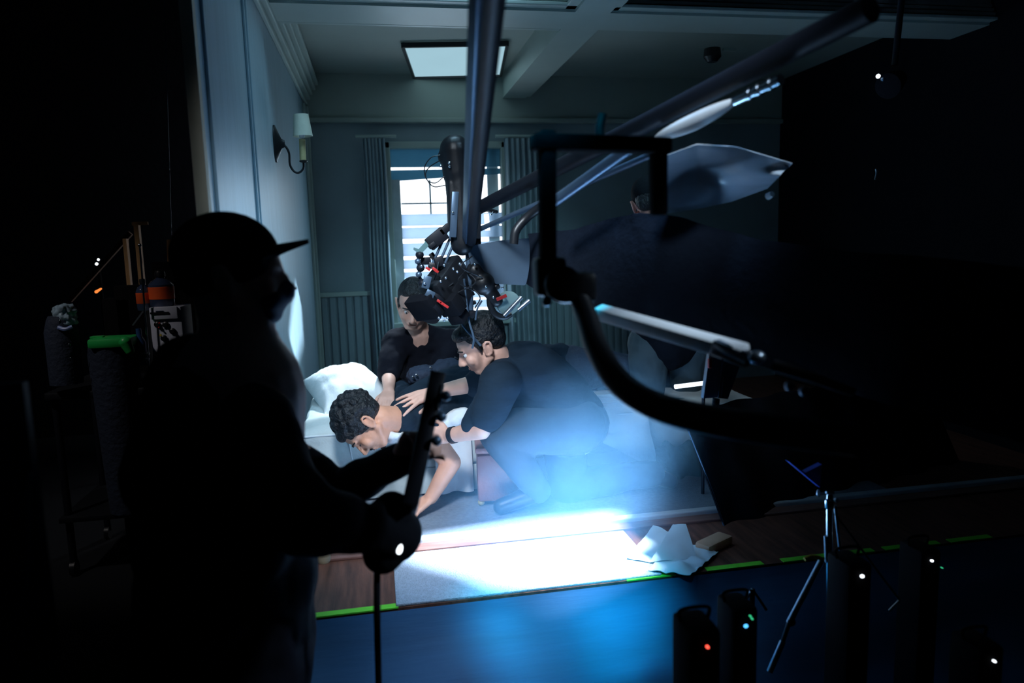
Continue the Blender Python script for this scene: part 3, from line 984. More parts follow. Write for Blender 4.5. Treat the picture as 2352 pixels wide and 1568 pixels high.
# ---------------------------------------------- 2. man in black kneeling behind the bed
Y2 = 3.86
hc = at(950, 700, Y2)
B = basis((-0.12, -0.93, -0.42), (0.05, -0.3, 0.95))
m = MB()
P = head(m, hc, B, 1.08)
nk = at(962, 770, Y2 + 0.10)
m.limb(P(0, -0.03, -0.05), nk, 0.056, 0.062)
sl, sr = at(912, 790, Y2 + 0.12), at(1035, 790, Y2 + 0.14)
hp = V((nk.x + 0.05, Y2 + 0.60, PZ + 0.42))
m.chain([nk, at(970, 860, Y2 + 0.22), hp], [0.08, 0.12, 0.14])
m.limb(sl, sr, 0.06, 0.06)
e1, w1_ = at(893, 862, Y2 - 0.02), at(893, 898, Y2 - 0.22)
e2, w2_ = at(1010, 880, Y2 - 0.02), at(985, 925, Y2 - 0.22)
m.chain([sl, e1, w1_], [0.05, 0.040, 0.028])
m.chain([sr, e2, w2_], [0.05, 0.040, 0.028])
hand(m, w1_, at(884, 930, Y2 - 0.36) - w1_, (0, -0.3, 1), 1, 0.25, 0.12)
hand(m, w2_, at(970, 950, Y2 - 0.34) - w2_, (0, -0.3, 1), -1, 0.25, 0.12)
for dx in (-0.12, 0.14):
    h0 = hp + V((dx, 0, -0.03))
    kn = V((h0.x, 4.48, PZ + 0.09))
    m.chain([h0, kn, V((h0.x, 4.86, PZ + 0.07)), V((h0.x, 4.98, PZ + 0.045))], [0.09, 0.07, 0.045, 0.03])
man2 = m.fuse('person', M_skind, None, 0.006, 4)
tag(man2, 'short-haired person in black behind the bed, face half hidden by the camera', 'person')
face_parts(man2, P, B, 1.08)
hair_shell(P, B, 1.08, body=man2, name='cropped_hair', thick=0.003, front=0.045)
m = MB()
m.chain([nk + V((0, 0.02, -0.03)), at(970, 860, Y2 + 0.22), hp + V((0, 0, 0.05))], [0.088, 0.165, 0.17], 24)
m.limb(sl, sr, 0.088, 0.088, 20)
m.limb(nk, sl, 0.07, 0.08).limb(nk, sr, 0.07, 0.08)
m.chain([sl, e1 + V((0, 0, 0.01))], [0.085, 0.062])
m.chain([sr, e2], [0.085, 0.062])
m.fuse('shirt', M_shirtd, man2, 0.008, 5, 0.008, 0.08)
m = MB()
for dx in (-0.12, 0.14):
    h0 = hp + V((dx, 0, -0.01))
    kn = V((h0.x, 4.48, PZ + 0.10))
    m.chain([h0, kn, V((h0.x, 4.84, PZ + 0.08))], [0.12, 0.085, 0.06])
m.ball(hp, (0.2, 0.15, 0.14))
m.fuse('trousers', M_black, man2, 0.012, 4, 0.006)

# ---------------------------------------------- 3. crouching man leaning over
Y3 = 3.05
hc = at(1106, 792, Y3)
B = basis((-0.86, 0.10, -0.46), (-0.48, -0.04, 0.88))
m = MB()
P = head(m, hc, B, 1.03)
nk = at(1158, 852, Y3 + 0.02)
m.limb(P(0, -0.035, -0.055), nk, 0.055, 0.062)
s_n, s_f = at(1150, 880, Y3 - 0.12), at(1165, 835, Y3 + 0.20)
hpn = at(1310, 960, Y3 + 0.06)
m.chain([nk, at(1215, 868, Y3 + 0.04), hpn], [0.09, 0.13, 0.13])
m.limb(s_n, s_f, 0.06, 0.06)
# far arm reaches left onto the lying man's back, near arm down to his upper arm
e_f, w_f = at(1085, 882, Y3 + 0.24), at(1000, 900, Y3 + 0.20)
m.chain([s_f, e_f, w_f], [0.05, 0.042, 0.029])
hand(m, w_f, at(940, 918, Y3 + 0.16) - w_f, (0.1, -0.35, 0.9), -1, 0.12, 0.20, 1.08)
e_n, w_n = at(1108, 985, Y3 - 0.14), at(1034, 1000, Y3 - 0.02)
m.chain([s_n, e_n, w_n], [0.052, 0.044, 0.031])
hand(m, w_n, at(995, 1000, Y3 + 0.02) - w_n, (0.1, -0.95, 0.25), 1, 0.5, 0.10, 1.02)
# legs: near knee up, far knee on the carpet
k1 = at(1150, 995, Y3 - 0.10)
a1 = V((at(1235, 1150, Y3 - 0.02).x, Y3 - 0.02, PZ + 0.11))
m.chain([hpn + V((0, -0.08, 0)), k1, a1], [0.09, 0.062, 0.042])
m.limb(a1, a1 + V((-0.16, -0.01, -0.06)), 0.036, 0.028)
k2 = V((at(1300, 1140, 3.12).x, 3.12, PZ + 0.09))
a2 = V((at(1500, 1140, 3.14).x, 3.14, PZ + 0.10))
m.chain([hpn + V((0, 0.09, 0)), k2, a2], [0.09, 0.065, 0.042])
m.limb(a2, a2 + V((0.09, 0, -0.04)), 0.036, 0.03)
man3 = m.fuse('person', M_skin, None, 0.0055, 3)
tag(man3, 'person in navy shirt crouching in profile, gripping the lying person\'s arm', 'person')
face_parts(man3, P, B, 1.03)
hair_shell(P, B, 1.03, body=man3, thick=0.007, front=0.07, top=0.004)
# headset band over the hair
MB().tube([P(0.086, -0.01, -0.002), P(0.094, 0.010, 0.05), P(0.075, 0.02, 0.115), P(0, 0.022, 0.148), P(-0.075, 0.02, 0.115), P(-0.09, 0.0, 0.02)], 0.0055, 8, 6).build('headset_band', M_bluem, man3)
m = MB()
m.chain([nk + V((0.02, 0, -0.01)), at(1215, 868, Y3 + 0.04), at(1275, 915, Y3 + 0.05), hpn + V((0, 0, -0.01))], [0.092, 0.165, 0.165, 0.165], 28)
m.limb(s_n, s_f, 0.088, 0.09, 20)
m.ball(at(1190, 812, Y3 + 0.05), (0.075, 0.12, 0.055))
m.chain([s_f, e_f + V((0.02, 0, 0))], [0.085, 0.065], 20)
m.chain([s_n, at(1120, 955, Y3 - 0.14)], [0.092, 0.072], 20)
m.limb(at(1140, 900, Y3 - 0.05), at(1085, 975, Y3 - 0.10), 0.08, 0.05)
m.fuse('shirt', M_shirtn, man3, 0.007, 5, 0.006, 0.12)
m = MB()
m.ball(hpn + V((0.0, 0.0, -0.02)), (0.175, 0.19, 0.15))
m.chain([hpn + V((0, -0.08, -0.01)), k1, a1], [0.135, 0.092, 0.060], 24)
m.chain([hpn + V((0, 0.09, 0)), k2, a2], [0.125, 0.085, 0.06], 24)
m.fuse('trousers', M_jean, man3, 0.008, 5, 0.006, 0.12)
for a_, d_ in ((a1, V((-0.17, -0.01, -0.055))), (a2, V((0.09, 0.0, -0.045)))):
    m = MB().limb(a_ + V((0, 0, -0.01)), a_ + d_, 0.044, 0.036)
    m.fuse('shoe', M_blackp, man3, 0.007, 3)
wa, wb = w_n.lerp(e_n, 0.02), w_n.lerp(e_n, 0.16)
MB().lathe(wa, wb - wa, [(0.0, 0.030), (0.002, 0.037), (0.024, 0.037), (0.026, 0.030)]).build('wristwatch', M_blackp, man3)

# ---------------------------------------------- 4. lying man, face down over the bed edge
Y4 = 3.13
hc = at(838, 974, Y4)
# the crown points left, the face looks down and towards us
B = basis((-0.28, -0.16, -0.93), (-0.90, 0.0, 0.30))
m = MB()
P = head(m, hc, B, 1.04)
nk = at(922, 966, Y4 + 0.10)
m.limb(P(0, -0.035, -0.055), nk, 0.060, 0.066)
sn, sf = at(975, 990, Y4 + 0.10), at(960, 935, Y4 + 0.42)
hp4 = V((1.02, 3.85, BT + 0.12))
m.chain([nk, at(975, 945, Y4 + 0.27), V((0.62, 3.62, BT + 0.14)), hp4], [0.08, 0.125, 0.12, 0.125])
m.limb(sn, sf, 0.065, 0.065)
e4 = at(1036, 1062, Y4 + 0.02)
w4 = at(990, 1142, Y4 - 0.02)
m.chain([sn, e4, w4], [0.062, 0.046, 0.031])
hand(m, w4, V((-0.75, -0.30, -0.35)), (0, -0.25, 1), 1, 0.22, 0.16, 0.95)
e5 = V((0.05, 3.98, BT + 0.06))
m.chain([sf, e5, V((0.10, 4.18, BT + 0.04))], [0.05, 0.038, 0.028])
hand(m, V((0.10, 4.18, BT + 0.05)), (0.5, 0.5, -0.05), (0, 0, 1), 1, 0.3)
for dy in (-0.09, 0.10):
    m.chain([hp4 + V((0.02, dy, -0.02)), V((1.42, 3.85 + dy * 1.2, BT + 0.07)), V((1.80, 3.85 + dy * 1.3, BT + 0.055))], [0.085, 0.06, 0.042])
man4 = m.fuse('person', M_skin2, None, 0.0055, 3)
tag(man4, 'person lying face down over the bed edge, bare arm hanging to the carpet', 'person')
face_parts(man4, P, B, 1.04, mo=True, closed=True)
hair_shell(P, B, 1.04, body=man4, curly=0.018, thick=0.012, front=0.07, name='curly_hair')
m = MB()
m.limb(nk + V((0.01, -0.01, 0)), at(950, 958, Y4 + 0.14), 0.080, 0.11, 20)
m.chain([at(930, 955, Y4 + 0.14), at(975, 945, Y4 + 0.27), V((0.62, 3.62, BT + 0.15)), hp4 + V((-0.05, 0, 0))], [0.085, 0.15, 0.145, 0.14], 24)
m.limb(sn, sf, 0.085, 0.085, 20)
m.limb(at(930, 950, Y4 + 0.12), sn, 0.07, 0.08)
m.limb(sn, sn.lerp(e4, 0.25), 0.080, 0.066)
m.limb(sf, sf.lerp(e5, 0.8), 0.08, 0.06)
m.fuse('shirt', M_shirtn, man4, 0.007, 4, 0.010, 0.08)
m = MB()
m.tube([at(888, 992, Y4 + 0.02), at(905, 1002, Y4 - 0.005), at(925, 1002, Y4 + 0.02), at(938, 990, Y4 + 0.06)], 0.02, 10, 5)
m.ball(at(908, 1006, Y4 + 0.03), (0.05, 0.03, 0.028))
m.fuse('collar', M_white, man4, 0.006, 3, 0.006, 0.03)
m = MB()
m.ball(hp4, (0.17, 0.20, 0.13))
for dy in (-0.09, 0.10):
    m.chain([hp4 + V((0.02, dy, 0)), V((1.42, 3.85 + dy * 1.2, BT + 0.08)), V((1.78, 3.85 + dy * 1.3, BT + 0.06))], [0.115, 0.08, 0.06])
m.fuse('trousers', M_navyp, man4, 0.010, 4, 0.008)
# white undershirt showing at the waist, pulled by the arm
m = MB()
m.ball(at(1048, 962, Y4 + 0.12), (0.075, 0.05, 0.045), Matrix.Rotation(-0.5, 3, 'Y'))
m.ball(at(1018, 972, Y4 + 0.12), (0.05, 0.05, 0.035))
m.fuse('undershirt', M_white, man4, 0.006, 3, 0.006, 0.05)

# dark bag and small gear on the bed between the people
m = MB()
m.ball(at(975, 862, 3.72), (0.10, 0.09, 0.055)).ball(at(1030, 850, 3.75), (0.10, 0.09, 0.06)).ball(at(1045, 872, 3.7), (0.09, 0.08, 0.05))
bag = m.fuse('dark_bag', M_navyp, None, 0.008, 4, 0.012, 0.05)
tag(bag, 'dark soft bag with small metal clips between the two leaning people', 'bag')
for p in (at(950, 866, 3.62), at(958, 862, 3.62), at(990, 845, 3.62), at(1047, 822, 3.66)):
    MB().box(p, (0.018, 0.01, 0.008), Matrix.Rotation(0.6, 3, 'Y'), 0.002).build('clip', M_chrome, bag)

# ---------------------------------------------- 5. operator on the right behind the boom, from behind
Y5 = 3.55
hc = at(1492, 468, Y5)
B = basis((0.30, 0.93, -0.12), (-0.1, 0.1, 0.99))
m = MB()
P = head(m, hc, B, 1.05)
nk = at(1490, 545, Y5)
m.limb(P(0, -0.03, -0.05), nk, 0.058, 0.066)
s1, s2 = at(1400, 590, Y5 + 0.14), at(1570, 590, Y5 - 0.10)
hp5 = at(1530, 780, Y5)
m.chain([nk, at(1500, 640, Y5), hp5], [0.09, 0.13, 0.13])
m.limb(s1, s2, 0.06, 0.06)
e1, w1_ = at(1340, 640, Y5 - 0.05), at(1300, 560, Y5 - 0.20)
m.chain([s1, e1, w1_], [0.05, 0.04, 0.03])
hand(m, w1_, V((-0.5, -0.4, 0.3)), (0, 0, 1), 1, 0.8)
e2, w2_ = at(1560, 690, Y5 - 0.25), at(1470, 640, Y5 - 0.40)
m.chain([s2, e2, w2_], [0.05, 0.04, 0.03])
hand(m, w2_, V((-0.7, -0.2, 0.2)), (0, 0, 1), -1, 0.8)
for dx in (-0.10, 0.12):
    h0 = hp5 + V((dx, 0, -0.03))
    an = V((h0.x + dx * 0.4 + 0.08, Y5 + dx, PZ + 0.10))
    kn = (h0 + an) / 2 + V((-0.03, 0.03, 0.02))
    m.chain([h0, kn, an], [0.085, 0.060, 0.042])
    m.limb(an, an + V((-0.12, -0.08, -0.055)), 0.038, 0.03)
man5 = m.fuse('person', mat('warm_skin', (0.70, 0.30, 0.24), 0.5), None, 0.007, 3)
tag(man5, 'person in dark clothes standing right of the window, back turned, ear lit', 'person')
m = MB()
E = lambda p, r: m.ball(P(*p), tuple(k * 1.05 for k in r), B, 28)
E((0, -0.018, 0.050), (0.086, 0.108, 0.088))
E((0, 0.10, 0.055), (0.06, 0.06, 0.012))
m.fuse('cap', M_black, man5, 0.007, 3)
for w_ in (w1_, w2_):  # black covers added so the hands sink into the dark
    m = MB()
    m.ball(w_, 0.045).ball(w_ + V((-0.06, -0.035, 0.01)), (0.065, 0.062, 0.055)).ball(w_ + V((-0.12, -0.06, 0.0)), (0.06, 0.06, 0.06))
    m.fuse('glove', M_black, man5, 0.008, 3)
hair_shell(P, B, 1.05, body=man5, thick=0.004)
m = MB()
m.chain([nk + V((0, 0, -0.02)), at(1500, 640, Y5), hp5], [0.095, 0.185, 0.165], 24)
m.limb(s1, s2, 0.088, 0.088).limb(nk, s1, 0.07, 0.08).limb(nk, s2, 0.07, 0.08)
m.chain([s1, e1, w1_.lerp(e1, 0.1)], [0.085, 0.065, 0.045])
m.chain([s2, e2, w2_.lerp(e2, 0.1)], [0.085, 0.065, 0.045])
m.fuse('jacket', mat('charcoal_jacket', (0.004, 0.006, 0.010), 0.9, bump=0.3, bscale=12, spec=0.08), man5, 0.009, 5, 0.012, 0.12)
m = MB()
m.ball(hp5, (0.17, 0.14, 0.13))
for dx in (-0.10, 0.12):
    h0 = hp5 + V((dx, 0, -0.02))
    an = V((h0.x + dx * 0.4 + 0.08, Y5 + dx, PZ + 0.10))
    kn = (h0 + an) / 2 + V((-0.03, 0.03, 0.02))
    m.chain([h0, kn, an + V((0, 0, 0.03))], [0.115, 0.080, 0.062])
m.fuse('trousers', mat('slate_trousers', (0.03, 0.055, 0.07), 0.85, bump=0.4, bscale=10), man5, 0.009, 4, 0.010)
for dx in (-0.10, 0.12):
    an = V((hp5.x + dx * 1.4 + 0.08, Y5 + dx, PZ + 0.09))
    MB().limb(an, an + V((-0.13, -0.085, -0.045)), 0.046, 0.036).fuse('shoe', M_blackp, man5, 0.008, 3)


# ================================================================== CAMERA RIG AND BOOMS
M_box = mat('matte_black_rubber', (0.004, 0.004, 0.005), 0.9, spec=0.1)
M_pale = mat('pale_enamel', (0.85, 0.88, 0.92), 0.35)
# long boom coming down from the upper foreground to the hanging camera
bm1 = thing('vertical_boom', 'dark metal boom running down from the top of frame to the hanging camera', 'boom arm', at(1075, 560, 2.95))
pa, pb = at(1138, -90, 1.10), at(1080, 560, 2.95)
MB().cyl(pa, pb, 0.023, 20).build('outer_tube', M_blackm, bm1)
off = V((-0.028, -0.010, 0))
MB().beam(pa + off, pb + off * 0.8, 0.012, 0.03, (0, 1, 0), 0.002).build('side_rail', M_bluem, bm1)
MB().cyl(pb + V((0, 0, -0.03)), pb + V((0, 0, 0.05)), 0.045).build('end_collar', M_blackm, bm1)

YR = 2.92
rig = thing('film_camera', 'black film camera hanging from the boom, rods and red-marked fittings', 'camera', at(1040, 640, YR))
def A(x, y, d=0.0):
    return at(x, y, YR + d)
# stabilised head above
m = MB()
m.limb(A(1045, 345), A(1050, 400), 0.062, 0.058).limb(A(1052, 400), A(1062, 560), 0.055, 0.048)
m.limb(A(1025, 360), A(1040, 335), 0.035, 0.04)
m.box(A(1052, 470), (0.085, 0.09, 0.19), None, 0.01)
m.fuse('remote_head', M_blackp, rig, 0.006, 2)
MB().beam(A(1046, 440, -0.05), A(1040, 545, -0.05), 0.028, 0.010, (0, 1, 0), 0.003).build('head_plate', M_bluem, rig)
MB().beam(A(1088, 470, 0), A(1086, 548, 0), 0.055, 0.07, (0, 1, 0), 0.006).build('side_motor', M_blackp, rig)
for pts in ([(1012, 356), (990, 362), (975, 385), (980, 412), (1000, 420), (1020, 405)], [(1014, 366), (985, 385), (978, 405), (995, 428), (1025, 425)]):
    MB().tube([A(x, y, -0.02) for x, y in pts], 0.0022, 6).build('cable_loop', M_blackp, rig)
for x, y in ((1032, 374), (1033, 382), (1040, 488), (1012, 381)):
    MB().ball(A(x, y, -0.06), 0.006).build('screw', M_chrome, rig)
# rods and bracket
for dx, dy in ((0, 0), (12, 6), (22, 14)):
    MB().cyl(A(1035 + dx, 510 + dy), A(992 + dx, 610 + dy), 0.0055, 10).build('rod', M_bluem, rig)
m = MB()
m.box(A(1003, 548), (0.085, 0.05, 0.055), Matrix.Rotation(-0.65, 3, 'Y'), 0.005)
m.box(A(1022, 527), (0.05, 0.05, 0.03), Matrix.Rotation(-0.65, 3, 'Y'), 0.004)
m.box(A(992, 563), (0.03, 0.06, 0.02), Matrix.Rotation(-0.65, 3, 'Y'), 0.003)
m.build('clamp_block', M_blackm, rig)
m = MB().prism([A(979, 547, -0.02), A(992, 558, -0.02), A(968, 582, -0.02), A(970, 590, -0.02), A(962, 582, -0.02), A(950, 573, -0.02), A(951, 568, -0.02), A(962, 572, -0.02), A(975, 558, -0.02)], (0, 0.02, 0))
m.build('handle_bracket', mat('teal_grey_alloy', (0.16, 0.30, 0.32), 0.4, metal=0.5), rig, False)
# articulated arm at the left
pts = [(964, 585), (960, 600), (966, 615), (962, 630), (970, 650), (982, 668)]
for i, (x, y) in enumerate(pts):
    MB().ball(A(x, y, -0.01), 0.013 if i % 2 else 0.017, None, 12).build('arm_joint', M_bluem if i % 2 else M_blackm, rig)
MB().tube([A(x, y, 0) for x, y in pts], 0.007, 8).build('arm_link', M_blackm, rig)
# camera body, angled down to the left
Rb = basis((-0.55, -0.60, -0.60), (-0.3, -0.1, 0.95))
m = MB().box(A(1025, 650), (0.11, 0.20, 0.13), Rb, 0.012)
m.box(A(1008, 630), (0.06, 0.09, 0.05), Rb, 0.006).box(A(1050, 672), (0.07, 0.10, 0.10), Rb, 0.008)
m.build('body', M_blackp, rig)
random.seed(21)
for i in range(16):
    MB().box(A(random.uniform(975, 1085), random.uniform(585, 735), random.uniform(-0.05, 0.05)), (random.uniform(0.015, 0.04), 0.03, random.uniform(0.015, 0.045)), Matrix.Rotation(random.uniform(-1, 1), 3, 'Y'), 0.003).build('small_fitting', (M_blackp, M_blackm, M_bluem)[i % 3], rig)
for i in range(7):
    x_, y_ = random.uniform(975, 1100), random.uniform(570, 680)
    MB().tube([A(x_, y_, -0.06), A(x_ + random.uniform(-30, 30), y_ + 25, -0.09), A(x_ + random.uniform(-25, 35), y_ + 50, -0.05)], 0.0028, 6).build('short_cable', M_blackp, rig)
m = MB().lathe(A(1000, 690, -0.05), Rb @ V((0, 1, 0)), [(-0.06, 0.045), (0.0, 0.045), (0.005, 0.052), (0.05, 0.052), (0.055, 0.058), (0.075, 0.058)])
m.build('lens', M_blackm, rig)
MB().box(A(975, 705, -0.08), (0.13, 0.05, 0.10), Rb, 0.006).build('matte_box', M_black, rig)
MB().box(A(1035, 700, -0.06), (0.10, 0.06, 0.08), Rb, 0.008).box(A(1052, 725, -0.04), (0.07, 0.06, 0.05), Rb, 0.006).build('battery', M_black, rig)
for x, y, r_ in ((998, 618, 0.008), (1002, 622, 0.009), (983, 617, 0.006), (1009, 692, 0.009), (1016, 697, 0.008), (1025, 703, 0.009)):
    MB().box(A(x, y, -0.13), (0.020, 0.006, 0.010), Matrix.Rotation(0.6, 3, 'Y'), 0.001).build('red_marking', M_red, rig)
for x, y in ((975, 651), (968, 611), (1020, 609), (1041, 617), (1056, 606), (1024, 638), (1012, 646), (1008, 730), (1020, 735), (1028, 730), (1050, 624)):
    MB().ball(A(x, y, -0.14), 0.0055, None, 10).build('screw', M_steel, rig)
MB().box(A(980, 648, -0.13), (0.03, 0.01, 0.05), Matrix.Rotation(0.3, 3, 'Y'), 0.003).box(A(988, 675, -0.13), (0.035, 0.01, 0.028), Matrix.Rotation(0.5, 3, 'Y'), 0.003).build('side_plate', M_bluem, rig)
# posts hanging below, and the loose strap
MB().cyl(A(1076, 560, 0.02), A(1080, 712, 0.02), 0.014).build('drop_post', M_bluem, rig)
MB().tube([A(1066, 640, -0.02), A(1072, 700, -0.02), A(1078, 740, -0.03), A(1088, 775, -0.04), A(1085, 800, -0.04)], 0.0045, 8).build('strap', M_bluem, rig)
MB().tube([A(1107, 690), A(1096, 710), A(1092, 735)], 0.004, 8).build('thin_rod', M_bluem, rig)
# ring handle at the right
m = MB().tube([A(1155 + 30 * math.cos(t), 690 + 38 * math.sin(t)) for t in [0.9 + k * 0.35 for k in range(11)]], 0.014, 10, 3)
m.build('ring_handle', M_blackp, rig)
m = MB().lathe(A(1165, 695, 0.02), (0.1, -1, 0), [(0, 0.03), (0.01, 0.05), (0.02, 0.05), (0.025, 0.02)])
m.build('ring_disc', mat('grey_green_disc', (0.22, 0.34, 0.34), 0.5), rig)
MB().box(A(1152, 683, -0.04), (0.045, 0.008, 0.014), Matrix.Rotation(-0.35, 3, 'Y'), 0.002).build('red_marking', M_red, rig)
MB().limb(A(1090, 620), A(1140, 690), 0.035, 0.028).ball(A(1110, 650), 0.05).fuse('joint_housing', M_blackp, rig, 0.006, 2)
for x, y in ((1133, 682), (1154, 660), (1116, 658), (1090, 606)):
    MB().ball(A(x, y, -0.06), 0.0055, None, 10).build('screw', M_chrome, rig)
for a_, b_ in (((1158, 725), (1198, 682)), ((1190, 712), (1216, 690))):
    MB().cyl(A(*a_, -0.08), A(*b_, -0.08), 0.009).build('side_rod', M_steel, rig)
# flat side panel right of the head
m = MB().prism([A(1072, 566, -0.02), A(1150, 552, -0.02), A(1236, 545, -0.02), A(1232, 630, -0.02), A(1205, 655, -0.02), A(1140, 652, -0.02), A(1085, 620, -0.02)], (0, 0.03, 0))
pn = m.build('side_panel', mat('slate_panel', (0.06, 0.10, 0.15), 0.5), rig, False)
# bright short tube lamp behind
tl = thing('tube_lamp', 'short bright tube lamp hanging right of the camera head', 'lamp', at(1116, 520, 3.2))
MB().cyl(at(1117, 491, 3.2), at(1120, 529, 3.2), 0.011).build('tube', M_whitel, tl)
MB().limb(at(1112, 480, 3.2), at(1140, 486, 3.2), 0.010, 0.008).build('holder', M_blackp, tl)
for x, y in ((1128, 492), (1132, 488), (1124, 515)):
    MB().ball(at(x, y, 3.19), 0.005).build('screw', M_chrome, tl)
t2_ = thing('tube_lamp', 'horizontal bright tube lamp near the floor, left of the grey post', 'lamp', at(1590, 900, 3.0))
MB().cyl(at(1550, 888, 3.0), at(1622, 879, 3.0), 0.010).build('tube', M_tubel, t2_)
MB().cyl(at(1616, 882, 3.03), V((at(1616, 882, 3.03).x, 3.03, PZ + 0.02)), 0.008).build('stand', M_blackm, t2_)

# second boom: diagonal, from the camera up to the right foreground
b2 = thing('diagonal_boom', 'thick dark boom rising diagonally to the upper right, with a highlight strip in pale enamel', 'boom arm', at(1100, 475, 2.9))
qa, qb = at(1095, 480, 2.95), at(2000, 20, 1.25)
MB().cyl(qa, qb, 0.026).build('outer_tube', M_blackm, b2)
MB().cyl(qa + V((0, 0, -0.085)), at(1520, 345, 1.9), 0.010, 14).build('lower_tube', M_bluem, b2)
def pt(t): return qa.lerp(qb, t)
def bl(t): return pt(t) + V((0.0, -0.050, -0.050))
def find(px):
    lo, hi = 0.0, 1.0
    for _ in range(40):
        mid = (lo + hi) / 2
        c = R_wc @ (pt(mid) - CAM)
        if W / 2 + FPX * c.x / -c.z < px: lo = mid
        else: hi = mid
    return lo
t1, t2, t3 = find(1490), find(1665), find(1765)
MB().tube([bl(t1), bl((t1 + t2) / 2) + V((0, 0, -0.004)), bl(t2)], lambda k: 0.006 + 0.015 * math.sin(math.pi * min(1, max(0, k))) ** 0.7, 14, 8).build('highlight_strip', M_pale, b2)  # highlight on the boom built as a pale enamel strip
MB().tube([bl(t2), bl(t3)], 0.012, 14, 0).build('polished_tip', M_chrome, b2)
for t_ in (0.35, 0.55, 0.8):
    c_ = bl(t2).lerp(bl(t3), t_)
    dd = (bl(t3) - bl(t2)).normalized()
    MB().cyl(c_ - dd * 0.004, c_ + dd * 0.004, 0.0145).build('clamp_ring', M_chrome, b2)
tag(MB().cyl(at(1275, 462, 2.2), at(1445, 342, 1.9), 0.018).build('grip_pole', M_bluem), 'short blue-grey pole parallel to the diagonal boom, left of the bracket frame', 'pole')
tag(MB().tube([at(1180, 560, 2.5), at(1185, 530, 2.5), at(1210, 500, 2.5), at(1250, 470, 2.45), at(1330, 420, 2.3)], 0.016, 10).build('black_cable', M_blackp), 'black cable curving between the side panel and bracket frame', 'cable')

# black bracket frame, close to the lens
bf = thing('bracket_frame', 'black rectangular bracket frame in the near foreground, out of focus', 'bracket', at(1260, 640, 1.35))
YF = 1.35
F = lambda x, y, d=0.0: at(x, y, YF + d)
MB().beam(F(1222, 326), F(1536, 336), 0.03, 0.046, (0, 1, 0), 0.006).build('top_bar', M_black, bf)
MB().beam(F(1256, 300), F(1258, 620), 0.03, 0.038, (0, 1, 0), 0.006).build('upright', M_black, bf)
MB().beam(F(1512, 330), F(1512, 495), 0.03, 0.034, (0, 1, 0), 0.006).build('upright', M_black, bf)
MB().box(F(1262, 635), (0.060, 0.05, 0.075), None, 0.01).box(F(1320, 660), (0.08, 0.05, 0.06), None, 0.012).build('clamp_block', M_blackp, bf)
MB().lathe(F(1285, 650, -0.02), (0, -1, 0), [(0, 0.03), (0.01, 0.034), (0.03, 0.034), (0.035, 0.02)]).build('knob', M_blackp, bf)
MB().ball(F(1256, 692, -0.02), 0.010).build('bolt', M_steel, bf)
MB().tube([F(1385, 262, 0.1), F(1378, 300, 0.1), F(1384, 330, 0.1)], 0.010, 10).build('hook', M_blackp, bf)
# arched black hose
tag(MB().tube([at(1318, 655, 1.36), at(1345, 720, 1.32), at(1372, 800, 1.25), at(1420, 875, 1.18), at(1490, 925, 1.12), at(1600, 958, 1.08), at(1760, 985, 1.05), at(1960, 1010, 1.05)], lambda t: 0.020 + 0.008 * t, 14, 6).build('black_hose', M_blackp), 'thick black hose arching down from the bracket to the right', 'hose')

# crane arm wrapped in black cloth, from the camera head to the right foreground
ca = thing('crane_arm', 'broad dark cloth-wrapped crane arm running right from the camera, above the rail', 'crane arm', at(1700, 800, 1.6))
top = [(1238, 546, 2.7), (1345, 538, 2.4), (1430, 512, 2.2), (1480, 496, 2.1), (1600, 512, 1.95), (1760, 560, 1.75), (2050, 600, 1.5), (2420, 640, 1.35)]
bot = [(1236, 648, 2.7), (1300, 690, 2.45), (1400, 716, 2.2), (1500, 745, 2.1), (1600, 774, 1.95), (1760, 822, 1.75), (2050, 905, 1.5), (2420, 1010, 1.35)]
def armf(side):
    def f_(u, v):
        k = u * 7
        i = min(6, int(k)); w_ = k - i
        a_ = at(*top[i]).lerp(at(*top[i + 1]), w_)
        b_ = at(*bot[i]).lerp(at(*bot[i + 1]), w_)
        p = a_.lerp(b_, v)
        return p + V((0, -0.05 * math.sin(math.pi * v) + 0.008 * mnoise.noise(p * 9), 0))
    return f_
MB().grid(armf(0), 56, 14, 0.05).build('cloth_wrap', mat('dark_slate_cloth', (0.007, 0.011, 0.020), 0.9, bump=0.2, spec=0.1), ca)

# pale rail with clamp in the foreground right
rl = thing('metal_rail', 'pale metal rail sloping down to the right, with a clamp at its end', 'rail', at(1720, 820, 1.2))
MB().beam(at(1375, 716, 1.55), at(1712, 812, 1.18), 0.030, 0.030, (0, -1, 1), 0.004).build('bar', M_pale, rl)
MB().beam(at(1640, 795, 1.23), at(1722, 826, 1.17), 0.026, 0.03, (0, 0, 1), 0.005).build('end_clamp', M_chrome, rl)
MB().ball(at(1738, 820, 1.16), (0.016, 0.014, 0.012)).build('swivel', M_steel, rl)
MB().tube([at(1775, 838, 1.15), at(1850, 862, 1.12), at(1960, 900, 1.1)], lambda t: 0.012 - 0.004 * t, 10).build('tail_rod', M_blackm, rl)
tag(MB().prism([at(1588, 950, 1.5), at(1610, 970, 1.5), at(1597, 985, 1.5), at(1584, 970, 1.5)], (0.0, 0.01, 0)).build('metal_tab', M_steel), 'small pale metal tab at the top of the black drape edge', 'bracket')
dr = thing('twin_bolts', 'pair of blurred steel bolts in the dark right of the rail', 'bolt', at(1832, 890, 1.1))
for x, y in ((1815, 886), (1848, 898)):
    MB().ball(at(x, y, 1.1), 0.009).build('bolt_head', M_bluem, dr)

